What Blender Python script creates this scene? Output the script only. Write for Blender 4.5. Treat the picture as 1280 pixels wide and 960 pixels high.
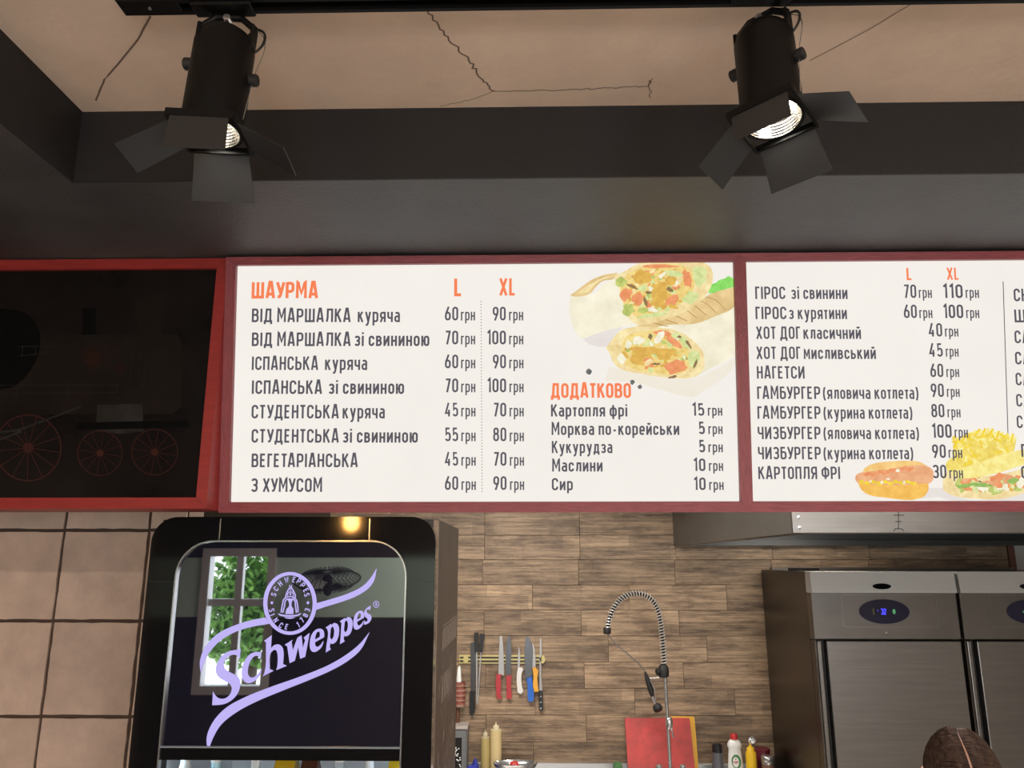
import bpy, bmesh, math, random
from mathutils import Vector, Matrix
from mathutils.geometry import tessellate_polygon
random.seed(7)
PI = math.pi
for o in list(bpy.data.objects): bpy.data.objects.remove(o, do_unlink=True)
scn = bpy.context.scene
COL = scn.collection

# ------------------------------------------------------------------ camera
FPX = 967.0
CAM = Vector((0, 0, 2.05))
TILT, YAW, ROLL = math.radians(12.9), math.radians(1.15), math.radians(0.0)
cd = bpy.data.cameras.new('camera'); cam = bpy.data.objects.new('camera', cd); COL.objects.link(cam)
cd.sensor_width = 36; cd.lens = 36 * FPX / 1280; cd.clip_start = .02
cam.location = CAM
cam.rotation_euler = (PI / 2 + TILT, ROLL, YAW)
scn.camera = cam
RM = cam.rotation_euler.to_matrix()

# ------------------------------------------------------------------ view, world, large lights
scn.view_settings.view_transform = 'Standard'; scn.view_settings.look = 'None'
scn.view_settings.exposure = 0.0; scn.view_settings.gamma = 1.0
scn.view_settings.use_curve_mapping = False
w = bpy.data.worlds.new('daylight'); scn.world = w; w.use_nodes = True
bg = w.node_tree.nodes['Background']; bg.inputs[0].default_value = (.86, .93, 1, 1); bg.inputs[1].default_value = 9.0

def area(name, loc, rot, sx, sy, energy, col=(1, 1, 1), portal=False):
    l = bpy.data.lights.new(name, 'AREA'); l.shape = 'RECTANGLE'; l.size = sx; l.size_y = sy
    l.energy = energy; l.color = col
    if portal: l.cycles.is_portal = True
    o = bpy.data.objects.new(name, l); COL.objects.link(o); o.location = loc; o.rotation_euler = rot
    return o
# ceiling lamps over the kitchen and the added ones in the guest room (fixtures are built further down at the same places)
KLAMPS = [(-.35, 3.3), (.95, 2.35)]
for (lx, ly) in KLAMPS: area('kitchen_lamp_light', (lx, ly, 2.765), (0, 0, 0), 1.1, .2, 44, (1, .93, .84))
GLAMPS = [(-.2, -1.9), (1.6, -1.9)]
for (lx, ly) in GLAMPS: area('added_room_light', (lx, ly, 2.925), (0, 0, 0), 1.1, .2, 80, (1, .87, .76))  # unseen pair added for the guest side, set back to brighten the rear wall
# window openings behind the camera (the two wide ones added for light): x0, x1, z0, z1
WINS = [(-2.85, -2.2, .95, 2.16), (-.6, .9, .9, 2.3), (1.2, 2.7, .9, 2.3)]
YB = -3.0
for (x0, x1, z0, z1) in WINS:
    area('window_portal', ((x0 + x1) / 2, YB - .02, (z0 + z1) / 2), (PI / 2, 0, 0), x1 - x0, z1 - z0, 1, portal=True)

# ------------------------------------------------------------------ projection helpers (photo pixel -> point on a real plane)
def ray(px, py):
    return (RM @ Vector(((px - 640) / FPX, -(py - 480) / FPX, -1))).normalized()
def P(px, py, Y):
    d = ray(px, py); return CAM + d * (Y / d.y)
def PZ(px, py, Z):
    d = ray(px, py); return CAM + d * ((Z - CAM.z) / d.z)
class Plane:
    def __init__(s, o, ux, uz):
        s.o = Vector(o); s.ux = Vector(ux).normalized(); s.uz = Vector(uz).normalized()
        s.n = s.ux.cross(s.uz).normalized()
    def uv(s, px, py):
        d = ray(px, py); t = (s.o - CAM).dot(s.n) / d.dot(s.n); q = CAM + d * t - s.o
        return (q.dot(s.ux), q.dot(s.uz))
    def pt(s, u, v, h=0): return s.o + s.ux * u + s.uz * v + s.n * h

# ------------------------------------------------------------------ object helpers
def woff(o):
    v = Vector((0, 0, 0))
    while o is not None: v += o.location; o = o.parent
    return v
def tag(o, label=None, cat=None, group=None, kind=None):
    if label: o['label'] = label
    if cat: o['category'] = cat
    if group: o['group'] = group
    if kind: o['kind'] = kind
    return o
def thing(name, label, cat, loc=(0, 0, 0), group=None, kind=None):
    o = bpy.data.objects.new(name, None); COL.objects.link(o); o.location = loc; o.empty_display_size = .05
    return tag(o, label, cat, group, kind)
def mk(name, geo, mat, parent=None, smooth=False, local=False, label=None):
    vs, fs = geo
    off = Vector((0, 0, 0)) if (parent is None or local) else woff(parent)
    me = bpy.data.meshes.new(name)
    me.from_pydata([tuple(Vector(v) - off) for v in vs], [], [tuple(f) for f in fs])
    me.update()
    if mat: me.materials.append(mat)
    if smooth:
        for p in me.polygons: p.use_smooth = True
        try: me.set_sharp_from_angle(angle=math.radians(40))
        except Exception: pass
    o = bpy.data.objects.new(name, me); COL.objects.link(o)
    if parent is not None: o.parent = parent
    if label: o['label'] = label
    return o
def solo(name, geo, mat, label, cat, smooth=False, group=None):
    """a thing that is one mesh, its origin at its base"""
    vs, fs = geo
    xs = [v[0] for v in vs]; ys = [v[1] for v in vs]; zs = [v[2] for v in vs]
    c = Vector(((min(xs) + max(xs)) / 2, (min(ys) + max(ys)) / 2, min(zs)))
    o = mk(name, ([Vector(v) - c for v in vs], fs), mat, None, smooth); o.location = c
    return tag(o, label, cat, group)
def struct(name, geo, mat, parent=None):
    o = mk(name, geo, mat, parent)
    o['kind'] = 'structure'
    return o
def join(*geos):
    V, F = [], []
    for vs, fs in geos:
        n = len(V); V += [Vector(v) for v in vs]; F += [tuple(i + n for i in f) for f in fs]
    return V, F
def xf(geo, M): return [M @ Vector(v) for v in geo[0]], geo[1]
def from_bm(bm):
    bm.verts.index_update()
    r = [v.co.copy() for v in bm.verts], [tuple(v.index for v in f.verts) for f in bm.faces]
    bm.free(); return r
def box(x0, x1, y0, y1, z0, z1, bev=0, seg=1):
    x0, x1 = min(x0, x1), max(x0, x1); y0, y1 = min(y0, y1), max(y0, y1); z0, z1 = min(z0, z1), max(z0, z1)
    bm = bmesh.new(); bmesh.ops.create_cube(bm, size=1)
    for v in bm.verts:
        v.co = Vector(((x0 + x1) / 2 + v.co.x * (x1 - x0), (y0 + y1) / 2 + v.co.y * (y1 - y0), (z0 + z1) / 2 + v.co.z * (z1 - z0)))
    if bev: bmesh.ops.bevel(bm, geom=bm.edges[:], offset=bev, segments=seg, affect='EDGES', profile=.5)
    return from_bm(bm)
def lathe(prof, c=(0, 0, 0), n=24, axis=None):
    V, F = [], []
    c = Vector(c)
    for (r, z) in prof:
        for i in range(n):
            a = 2 * PI * i / n; V.append(Vector((r * math.cos(a), r * math.sin(a), z)))
    for j in range(len(prof) - 1):
        for i in range(n):
            k = (i + 1) % n
            F.append((j * n + i, j * n + k, (j + 1) * n + k, (j + 1) * n + i))
    if prof[0][0] > 1e-6: F.append(tuple(range(n - 1, -1, -1)))
    if prof[-1][0] > 1e-6: F.append(tuple((len(prof) - 1) * n + i for i in range(n)))
    if axis is not None:
        M = Vector(axis).normalized().to_track_quat('Z', 'Y').to_matrix()
        V = [M @ v for v in V]
    return [v + c for v in V], F
def tube(pts, r, n=8, closed=False):
    pts = [Vector(p) for p in pts]; N = len(pts); V, F = [], []
    rs = r if isinstance(r, (list, tuple)) else [r] * N
    prev = None
    for i, p in enumerate(pts):
        a = pts[i - 1] if (i > 0 or closed) else p; b = pts[(i + 1) % N] if (i < N - 1 or closed) else p
        t = (b - a).normalized()
        if prev is None:
            u = t.orthogonal().normalized()
        else:
            u = prev - t * prev.dot(t); u = u.normalized() if u.length > 1e-6 else t.orthogonal().normalized()
        prev = u; w_ = t.cross(u)
        for k in range(n):
            an = 2 * PI * k / n; V.append(p + (u * math.cos(an) + w_ * math.sin(an)) * rs[i])
    for i in range(N if closed else N - 1):
        j = (i + 1) % N
        for k in range(n):
            l = (k + 1) % n; F.append((i * n + k, i * n + l, j * n + l, j * n + k))
    if not closed: F += [tuple(range(n - 1, -1, -1)), tuple((N - 1) * n + k for k in range(n))]
    return V, F
def smooth_path(pts, m=6, closed=False, corner=55):
    """Catmull-Rom with sharp corners kept"""
    pts = [Vector((p[0], p[1], p[2] if len(p) > 2 else 0)) for p in pts]; N = len(pts)
    def tang(i):
        if not closed and (i == 0 or i == N - 1): return None
        a, b, c = pts[i - 1], pts[i], pts[(i + 1) % N]
        d1, d2 = b - a, c - b
        if d1.length < 1e-9 or d2.length < 1e-9 or d1.angle(d2) > math.radians(corner): return None
        return (d1.normalized() + d2.normalized()).normalized()
    out = []
    for i in range(N if closed else N - 1):
        p, q = pts[i], pts[(i + 1) % N]; L = (q - p).length
        t0, t1 = tang(i), tang((i + 1) % N)
        dd = (q - p)
        m0 = t0 * L if t0 else dd; m1 = t1 * L if t1 else dd
        for k in range(m):
            s = k / m; s2, s3 = s * s, s * s * s
            out.append(p * (2 * s3 - 3 * s2 + 1) + m0 * (s3 - 2 * s2 + s) + q * (-2 * s3 + 3 * s2) + m1 * (s3 - s2))
    if not closed: out.append(pts[-1])
    return out
def flat(plane, outer, holes=(), h=0):
    """flat filled shape on a plane from (u,v) lists"""
    polys = [[Vector((p[0], p[1], 0)) for p in outer]] + [[Vector((p[0], p[1], 0)) for p in hh] for hh in holes]
    tri = tessellate_polygon(polys)
    allp = [p for q in polys for p in q]
    F = []
    for t in tri:
        a, b, c = (allp[i] for i in t)
        cr = (b - a).cross(c - a).z
        if abs(cr) < 1e-14: continue
        F.append(tuple(t) if cr > 0 else (t[0], t[2], t[1]))
    return [plane.pt(p.x, p.y, h) for p in allp], F
def prism(plane, outer, h0, h1):
    """solid with thickness from a (u,v) outline"""
    n = len(outer)
    ar = sum(outer[i][0] * outer[(i + 1) % n][1] - outer[(i + 1) % n][0] * outer[i][1] for i in range(n))
    if ar < 0: outer = outer[::-1]
    V, F = flat(plane, outer, (), h1)
    F = list(F); V2 = [plane.pt(p[0], p[1], h0) for p in outer]
    F2 = [tuple(i + n for i in (f[0], f[2], f[1])) for f in F]
    S = [(i, i + n, (i + 1) % n + n, (i + 1) % n) for i in range(n)]
    return V + V2, F + F2 + S
def ring_prism(plane, outer, inner, h0, h1):
    """frame between two outlines with equal point counts"""
    n = len(outer); V = []
    for (o, h) in ((outer, h1), (inner, h1), (outer, h0), (inner, h0)): V += [plane.pt(p[0], p[1], h) for p in o]
    F = []
    for i in range(n):
        j = (i + 1) % n
        F += [(i, j, n + j, n + i), (2 * n + i, 3 * n + i, 3 * n + j, 2 * n + j), (i, 2 * n + i, 2 * n + j, j), (n + i, n + j, 3 * n + j, 3 * n + i)]
    return V, F
def rrect(x0, x1, y0, y1, rt, rb=0, n=8):
    """rounded rectangle, counter-clockwise, top corners rt, bottom corners rb"""
    out = []
    for (cx, cy, r, a0) in ((x1 - rb, y0 + rb, rb, -90), (x1 - rt, y1 - rt, rt, 0), (x0 + rt, y1 - rt, rt, 90), (x0 + rb, y0 + rb, rb, 180)):
        for k in range(n + 1):
            a = math.radians(a0 + 90 * k / n); out.append((cx + r * math.cos(a), cy + r * math.sin(a)))
    return out
def copy_tree(o, parent=None):
    c = o.copy(); COL.objects.link(c); c.parent = parent
    for ch in list(o.children): copy_tree(ch, c)
    return c

# ------------------------------------------------------------------ materials
def mat(name, col, rough=.5, metal=0, var=0, vscale=8, stretch=(1, 1, 1), bump=0, bscale=60, emit=None, estr=0, spec=.5, ior=None, coat=0, trans=0, objrand=0, col2=None, rvar=0):
    m = bpy.data.materials.new(name); m.use_nodes = True
    nt = m.node_tree; p = nt.nodes['Principled BSDF']
    p.inputs['Base Color'].default_value = (*col, 1); p.inputs['Roughness'].default_value = rough; p.inputs['Metallic'].default_value = metal
    p.inputs['Specular IOR Level'].default_value = spec
    if ior: p.inputs['IOR'].default_value = ior
    if coat: p.inputs['Coat Weight'].default_value = coat; p.inputs['Coat Roughness'].default_value = .05
    if trans: p.inputs['Transmission Weight'].default_value = trans
    if emit: p.inputs['Emission Color'].default_value = (*emit, 1); p.inputs['Emission Strength'].default_value = estr
    L = nt.links
    if var or bump or rvar:
        tc = nt.nodes.new('ShaderNodeTexCoord'); mp = nt.nodes.new('ShaderNodeMapping'); mp.inputs['Scale'].default_value = stretch
        L.new(tc.outputs['Object'], mp.inputs['Vector'])
        if objrand:
            oi = nt.nodes.new('ShaderNodeObjectInfo'); vm = nt.nodes.new('ShaderNodeVectorMath'); vm.operation = 'ADD'
            sc = nt.nodes.new('ShaderNodeVectorMath'); sc.operation = 'SCALE'; sc.inputs['Scale'].default_value = 37
            cb = nt.nodes.new('ShaderNodeCombineXYZ')
            for k in range(3): L.new(oi.outputs['Random'], cb.inputs[k])
            L.new(cb.outputs[0], sc.inputs[0]); L.new(mp.outputs[0], vm.inputs[0]); L.new(sc.outputs[0], vm.inputs[1]); vec = vm.outputs[0]
        else: vec = mp.outputs[0]
    if var or rvar:
        nz = nt.nodes.new('ShaderNodeTexNoise'); nz.inputs['Scale'].default_value = vscale; nz.inputs['Detail'].default_value = 6; nz.inputs['Roughness'].default_value = .65
        L.new(vec, nz.inputs['Vector'])
    if var:
        rp = nt.nodes.new('ShaderNodeValToRGB')
        c2 = col2 or tuple(max(0, c * (1 - var)) for c in col); c1 = tuple(min(1, c * (1 + var * .6)) for c in col)
        rp.color_ramp.elements[0].position = .3; rp.color_ramp.elements[1].position = .7
        rp.color_ramp.elements[0].color = (*c2, 1); rp.color_ramp.elements[1].color = (*c1, 1)
        L.new(nz.outputs['Fac'], rp.inputs[0])
        src = rp.outputs[0]
        if objrand:
            hs = nt.nodes.new('ShaderNodeHueSaturation'); mr = nt.nodes.new('ShaderNodeMapRange')
            mr.inputs['To Min'].default_value = 1 - objrand; mr.inputs['To Max'].default_value = 1 + objrand
            L.new(oi.outputs['Random'], mr.inputs[0]); L.new(mr.outputs[0], hs.inputs['Value']); L.new(src, hs.inputs['Color']); src = hs.outputs[0]
        if emit: L.new(src, p.inputs['Emission Color'])
        else: L.new(src, p.inputs['Base Color'])
    if rvar:
        mr2 = nt.nodes.new('ShaderNodeMapRange'); mr2.inputs['To Min'].default_value = max(0, rough - rvar); mr2.inputs['To Max'].default_value = rough + rvar
        L.new(nz.outputs['Fac'], mr2.inputs[0]); L.new(mr2.outputs[0], p.inputs['Roughness'])
    if bump:
        n2 = nt.nodes.new('ShaderNodeTexNoise'); n2.inputs['Scale'].default_value = bscale; n2.inputs['Detail'].default_value = 4
        L.new(vec, n2.inputs['Vector'])
        b = nt.nodes.new('ShaderNodeBump'); b.inputs['Strength'].default_value = bump; b.inputs['Distance'].default_value = .01
        L.new(n2.outputs['Fac'], b.inputs['Height']); L.new(b.outputs[0], p.inputs['Normal'])
    return m
def lin(r, g, b):
    f = lambda c: (c / 255 / 12.92) if c / 255 <= .04045 else ((c / 255 + .055) / 1.055) ** 2.4
    return (f(r), f(g), f(b))
def glow(name, rgb, k=1.0, var=0, vscale=60, col2=None):
    """print on a back-lit sheet: gives off the colour that is printed on it"""
    c = tuple(v * k for v in lin(*rgb))
    return mat(name, (.02, .02, .02), rough=.6, spec=.1, emit=c, estr=1, var=0) if not var else _glowvar(name, c, var, vscale, lin(*col2) if col2 else None)
def _glowvar(name, c, var, vscale, c2):
    m = mat(name, c, rough=.6, spec=.1, emit=c, estr=1, var=var, vscale=vscale, col2=c2)
    m.node_tree.nodes['Principled BSDF'].inputs['Base Color'].default_value = (.02, .02, .02, 1)
    return m

M = {}
M['ceiling'] = mat('ceiling_plaster', (.74, .59, .47), .85, var=.14, vscale=3.0, bump=.10, bscale=60)
M['dark'] = mat('dark_plaster', (.068, .067, .069), .48, var=.45, vscale=2.6, bump=.22, bscale=190, rvar=.08)
M['darkface'] = mat('dark_paint', (.014, .0125, .0125), .65, var=.2, vscale=4, bump=.15, bscale=90)
M['crack'] = mat('crack', (.18, .12, .09), .9)
M['red'] = mat('red_stained_wood', (.29, .058, .068), .42, var=.28, vscale=14, stretch=(1.5, 14, 14), bump=.25, bscale=30)
M['redbox'] = mat('red_painted_wood', (.34, .030, .026), .45, var=.22, vscale=10, stretch=(1.5, 10, 10), bump=.12, bscale=30)
M['sheet'] = glow('backlit_sheet', (243, 238, 231), 1, var=.035, vscale=2)
M['edge'] = glow('sheet_edge', (255, 250, 244), 1)
M['ink'] = glow('dark_grey_ink', (84, 82, 92), 1)
M['orange'] = glow('orange_ink', (247, 128, 82), 1)
M['blackmetal'] = mat('black_metal', (.004, .004, .004), .5, spec=.2)
M['flap'] = mat('black_satin_sheet', (.02, .021, .022), .4)
M['steel'] = mat('brushed_steel', (.25, .238, .225), .33, 1, var=.10, vscale=4, stretch=(1, 1, 25), bump=.015, bscale=300, rvar=.08)
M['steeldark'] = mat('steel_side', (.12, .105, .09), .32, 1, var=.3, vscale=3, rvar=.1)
M['chrome'] = mat('chrome', (.66, .66, .67), .16, .85)
M['blackgloss'] = mat('black_gloss', (.006, .006, .007), .06, ior=1.6)
M['smoke'] = mat('dark_mirror_glass', (.008, .009, .022), .015, ior=2.6)
M['logo'] = glow('lit_logo', (190, 178, 244), 1)
M['rubber'] = mat('black_rubber', (.012, .012, .012), .6)

# ------------------------------------------------------------------ stroke lettering (condensed signage capitals)
SW = .135; b_ = SW / 2; t_ = 1 - b_; XH = .75; x_ = XH - b_; m_ = .53
def arc(cx, cy, rx, ry, a0, a1, n=7):
    return [(cx + rx * math.cos(math.radians(a0 + (a1 - a0) * k / n)), cy + ry * math.sin(math.radians(a0 + (a1 - a0) * k / n))) for k in range(n + 1)]
def pb(w, y0, y1, x=0, r=.15):
    r = min(r, (y1 - y0) / 2)
    return [(x, y1)] + arc(w - r, y1 - r, r, r, 90, 0, 5) + arc(w - r, y0 + r, r, r, 0, -90, 5) + [(x, y0)]
def oo(w, y0, y1, x=0):
    r = w / 2
    return arc(x + r, y1 - r, r, r, 0, 180, 10) + arc(x + r, y0 + r, r, r, 180, 360, 10) + ['c']
def cc(w, y0, y1, g=.2):
    r = w / 2
    return [(w, y1 - r - (y1 - y0) * g * .4)] + arc(r, y1 - r, r, r, 0, 180, 10) + arc(r, y0 + r, r, r, 180, 360, 10) + [(w, y0 + r + (y1 - y0) * g * .4)]
def bow(w, y0, y1):
    m = (y0 + y1) / 2 + .01; r = w / 2 * .95
    return [arc(w / 2, y1 - r, w / 2, r, 165, 0, 7) + arc(w / 2, m + .12, w / 2, .12, 0, -90, 5) + [(w * .3, m)],
            [(w * .3, m)] + arc(w / 2, m - .14, w / 2, .14, 90, 0, 5) + arc(w / 2, y0 + r, w / 2, r, 0, -165, 7)]
G = {}
W0 = .34
def cap(ch, w, *st): G[ch] = (w, [list(s) for s in st])
def stem(x, a=0, c=1): return [(x, a), (x, c)]
cap('А', .40, [(0, 0), (.155, 1), (.245, 1), (.40, 0)], [(.07, .25), (.33, .25)])
cap('В', .35, stem(0), pb(.35, b_, m_), pb(.33, m_, t_))
cap('І', 0, stem(0))
cap('Д', .46, [(0, -.15), (0, b_), (.46, b_), (.46, -.15)], [(.07, b_), (.12, t_), (.39, t_), (.39, b_)])
cap('М', .48, [(0, 0), (0, 1), (.05, .95), (.24, .32), (.43, .95), (.48, 1), (.48, 0)])
cap('Р', .34, stem(0), pb(.34, .42, t_))
cap('Ш', .56, [(0, 1), (0, b_), (.56, b_), (.56, 1)], stem(.28))
cap('Л', .40, [(-.02, b_), (.04, .1), (.08, .3), (.09, t_), (.40, t_), (.40, 0)])
cap('К', .35, stem(0), [(.34, 1), (.05, .47)], [(.13, .6), (.37, 0)])
cap('С', .34, cc(.34, b_, t_))
cap('П', .34, [(0, 0), (0, t_), (.34, t_), (.34, 0)])
cap('Н', .34, stem(0), stem(.34), [(0, .51), (.34, .51)])
cap('Ь', .33, stem(0), pb(.33, b_, .56))
cap('Т', .38, [(0, t_), (.38, t_)], stem(.19))
cap('У', .38, [(0, 1), (.20, .33)], [(.38, 1), (.21, .25), (.15, .1), (.03, b_)])
cap('Е', .29, [(.29, t_), (0, t_), (0, b_), (.29, b_)], [(0, .52), (.26, .52)])
cap('Г', .27, [(0, 0), (0, t_), (.27, t_)])
cap('Х', .37, [(0, 0), (.37, 1)], [(0, 1), (.37, 0)])
cap('О', .34, oo(.34, b_, t_))
cap('Ф', .50, stem(.25), oo(.50, .2, .84)[:-1] + ['c'])
G['Ф'] = (.48, [[(.24, 0), (.24, 1)], pb(.48, .22, .84, .24, .2), [(.48 - p[0], p[1]) for p in pb(.48, .22, .84, .24, .2)]])
cap('З', .33, *bow(.33, b_, t_))
cap('Ч', .33, stem(.33), [(0, 1), (0, .62)] + arc(.14, .6, .14, .15, 180, 270, 5) + [(.33, .45)])
cap('И', .36, stem(0), stem(.36), [(0.02, .1), (.34, .9)])
cap('Б', .34, [(.3, t_), (0, t_), (0, b_)], pb(.34, b_, .58))
cap('Я', .34, stem(.34), [(.34 - p[0], p[1]) for p in pb(.34, .45, t_)], [(.16, .45), (-.01, 0)])
cap('L', .27, [(0, 1), (0, b_), (.27, b_)])
G['X'] = G['Х']
# lower case
def pbx(w, y0, y1): return pb(w, y0, y1, 0, .13)
cap('к', .29, stem(0, 0, XH), [(.28, XH), (.04, .36)], [(.11, .45), (.30, 0)])
cap('у', .32, [(0, XH), (.17, .1)], [(.32, XH), (.15, -.12), (.09, -.2), (-.01, -.21)])
cap('р', .30, stem(0, -.25, XH), pbx(.30, b_, x_))
cap('я', .30, stem(.30, 0, XH), [(.30 - p[0], p[1]) for p in pbx(.30, .32, x_)], [(.12, .32), (-.01, 0)])
cap('ч', .28, stem(.28, 0, XH), [(0, XH), (0, .45)] + arc(.12, .42, .12, .12, 180, 270, 4) + [(.28, .30)])
cap('а', .28, [(.02, x_ - .06)] + arc(.14, x_ - .13, .14, .13, 130, 0, 6) + [(.28, 0)], [(.28, .42)] + [(.28 - p[0], p[1]) for p in pb(.28, b_, .42, 0, .13)][1:-1] + [(.28, b_)])
cap('з', .27, *bow(.27, b_, x_))
cap('і', 0, stem(0, 0, XH), stem(0, .87, 1.0))
cap('с', .27, cc(.27, b_, x_))
cap('в', .28, stem(0, 0, XH), pb(.28, b_, .40), pb(.26, .40, x_))
cap('и', .29, stem(0, 0, XH), stem(.29, 0, XH), [(.02, .1), (.27, .65)])
cap('й', .29, stem(0, 0, XH), stem(.29, 0, XH), [(.02, .1), (.27, .65)], arc(.145, 1.0, .09, .1, 190, 350, 6))
cap('н', .28, stem(0, 0, XH), stem(.28, 0, XH), [(0, .38), (.28, .38)])
cap('о', .29, oo(.29, b_, x_))
cap('ю', .44, stem(0, 0, XH), [(0, .38), (.16, .38)], oo(.27, b_, x_, .17))
cap('г', .22, [(0, 0), (0, x_), (.22, x_)])
cap('т', .30, [(0, x_), (.30, x_)], stem(.15, 0, XH))
cap('л', .31, [(-.02, b_), (.04, .1), (.07, .25), (.08, x_), (.31, x_), (.31, 0)])
cap('п', .28, [(0, 0), (0, x_), (.28, x_), (.28, 0)])
G['ф'] = (.42, [[(.21, -.22), (.21, .95)], pb(.42, b_, x_, .21, .17), [(.42 - p[0], p[1]) for p in pb(.42, b_, x_, .21, .17)]])
cap('м', .38, [(0, 0), (0, XH), (.04, .70), (.19, .25), (.34, .70), (.38, XH), (.38, 0)])
cap('д', .36, [(0, -.14), (0, b_), (.36, b_), (.36, -.14)], [(.05, b_), (.09, x_), (.31, x_), (.31, b_)])
cap('ь', .27, stem(0, 0, XH), pb(.27, b_, .42))
cap('е', .28, [(0, .36), (.28, .36)] + arc(.14, x_ - .14, .14, .14, 0, 180, 8) + arc(.14, b_ + .14, .14, .14, 180, 330, 7))
cap('(', .10, arc(.28, .42, .28, .68, 128, 232, 9))
cap(')', .10, arc(-.18, .42, .28, .68, 52, -52, 9))
cap('-', .2, [(0, .37), (.2, .37)])
cap('0', .32, oo(.32, b_, t_))
cap('1', .14, [(-.02, .82), (.10, .96), (.14, 1), (.14, 0)])
cap('2', .32, arc(.16, t_ - .17, .16, .17, 170, -20, 8) + [(0, b_), (.33, b_)])
cap('3', .32, *bow(.32, b_, t_))
cap('4', .36, [(.22, 1), (0, .25), (.36, .25)], [(.26, .5), (.26, 0)])
cap('5', .32, [(.29, t_), (.03, t_), (.02, .5)] + arc(.16, .42, .16, .18, 130, 0, 6) + arc(.16, b_ + .16, .16, .16, 0, -165, 8))
cap('6', .32, [(.22, 1), (.02, .5), (0, .3)] + arc(.16, b_ + .16, .16, .16, 180, 360, 8) + arc(.16, .40, .16, .17, 0, 150, 7))
cap('7', .30, [(0, t_), (.30, t_), (.10, 0)])
cap('8', .32, oo(.32, b_, .54), oo(.29, .54, t_, .015))
cap('9', .32, [(.10, 0), (.30, .5), (.32, .7)] + arc(.16, t_ - .16, .16, .16, 0, 180, 8) + arc(.16, .60, .16, .17, 180, 330, 7))
for la, cy in zip('CHEPSNIWFARY', 'СНЕР    ') : G[la] = G.get(cy, None)
cap('S', .32, [(.31, .78)] + arc(.16, t_ - .15, .155, .15, 20, 180, 7) + [(.02, .62), (.28, .42)] + arc(.16, b_ + .16, .16, .16, 10, -170, 8))
cap('N', .36, stem(0), stem(.36), [(0.01, .95), (.35, .05)])
cap('I', 0, stem(0))
cap('W', .52, [(0, 1), (.13, 0), (.26, .8), (.39, 0), (.52, 1)])
cap('F', .28, [(0, 0), (0, t_), (.28, t_)], [(0, .52), (.24, .52)])
G['A'] = G['А']
cap('R', .34, stem(0), pb(.34, .45, t_), [(.17, .45), (.36, 0)])
cap('Y', .36, [(0, 1), (.18, .45), (.36, 1)], [(.18, .5), (.18, 0)])
def ribbon2d(pts, w, closed):
    pts = [Vector((p[0], p[1])) for p in pts]
    q = [pts[0]]
    for p in pts[1:]:
        if (p - q[-1]).length > 1e-5: q.append(p)
    if closed and (q[0] - q[-1]).length < 1e-5: q.pop()
    N = len(q); Lf, Rt = [], []
    for i in range(N):
        a = q[i - 1] if (i > 0 or closed) else None; c = q[(i + 1) % N] if (i < N - 1 or closed) else None
        d1 = (q[i] - a).normalized() if a is not None else None; d2 = (c - q[i]).normalized() if c is not None else None
        if d1 is None: d1 = d2
        if d2 is None: d2 = d1
        n1 = Vector((-d1.y, d1.x)); n2 = Vector((-d2.y, d2.x)); nn = n1 + n2
        nn = nn.normalized() if nn.length > 1e-6 else n1
        k = min(1 / max(nn.dot(n1), .3), 1.9)
        Lf.append(q[i] + nn * w / 2 * k); Rt.append(q[i] - nn * w / 2 * k)
    F = [(i, N + i, N + (i + 1) % N, (i + 1) % N) for i in range(N if closed else N - 1)]
    return [(p.x, p.y) for p in Lf + Rt], F
GAP = .125
def layout(s):
    x = SW / 2; out = []
    for i_, ch in enumerate(s):
        if ch == ' ': x += .24; continue
        w_, st = G[ch]
        g = GAP + SW
        nx = s[i_ + 1] if i_ + 1 < len(s) else ''
        if ch in 'ТУГтг' or nx in 'ТтУ': g -= .06
        if ch in 'ТтГг' and nx in 'АалЛ': g -= .05
        out.append((x, ch)); x += w_ + g
    return out, x - GAP - SW / 2
def text_geo(s, plane, u0, u1, v0, v1, caph, h, sw=None):
    """text from (u0,v0) to (u1,v1) along the baseline; letters condensed to fit, stroke weight kept"""
    lay, W = layout(s); k = ((u1 - u0) / (W * caph)) if u1 is not None else .95
    V, F = [], []
    for (x, ch) in lay:
        for st in G[ch][1]:
            cl = st[-1] == 'c'; pts = st[:-1] if cl else st
            vs, fs = ribbon2d([((x + p[0]) * k, p[1]) for p in pts], 1.1 * (sw or SW) * min(1.05, max(.8, k)), cl)
            n = len(V)
            tot = max(1e-6, W * k)
            for (a, c) in vs: V.append(plane.pt(u0 + a * caph, v0 + (v1 - v0) * a / tot + c * caph, h))
            F += [tuple(i + n for i in f) for f in fs]
    return V, F

# ================================================================== STRUCTURE
YBD = 1.85                                # plane of the sign tops
ZS = PZ and (CAM.z + (P(640, 318, YBD) - CAM).z)   # soffit height
YF = PZ(640, 223.5, ZS).y                 # front edge of the soffit
ZC = P(640, 135, YF).z                    # ceiling height
XL = P(96, 186, YF).x                     # left edge of the ceiling tray
XW, XE, YW = -3.3, 3.05, 4.55
struct('floor', box(XW - .2, XE + .2, YB - .2, YW + .2, -.1, 0), mat('floor_tile', (.42, .38, .33), .4, var=.2, vscale=3))
ceil_ = struct('ceiling', box(XL - .05, XE + .2, YB - .2, YF + .05, ZC, ZC + .12), M['ceiling'])
struct('trim_1', box(XW - .2, XE + .2, YF, YW + .2, ZS, ZC + .12), M['dark'])
struct('trim_2', box(XW - .2, XL, YB - .2, YF, ZS, ZC + .12), M['dark'])
# smoother painted upright faces of the tray
struct('trim_3', box(XL, XE + .2, YF - .004, YF, ZS + .0005, ZC), M['darkface'])
struct('trim_4', box(XL, XL + .004, YB - .2, YF - .004, ZS + .0005, ZC), M['darkface'])
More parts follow.
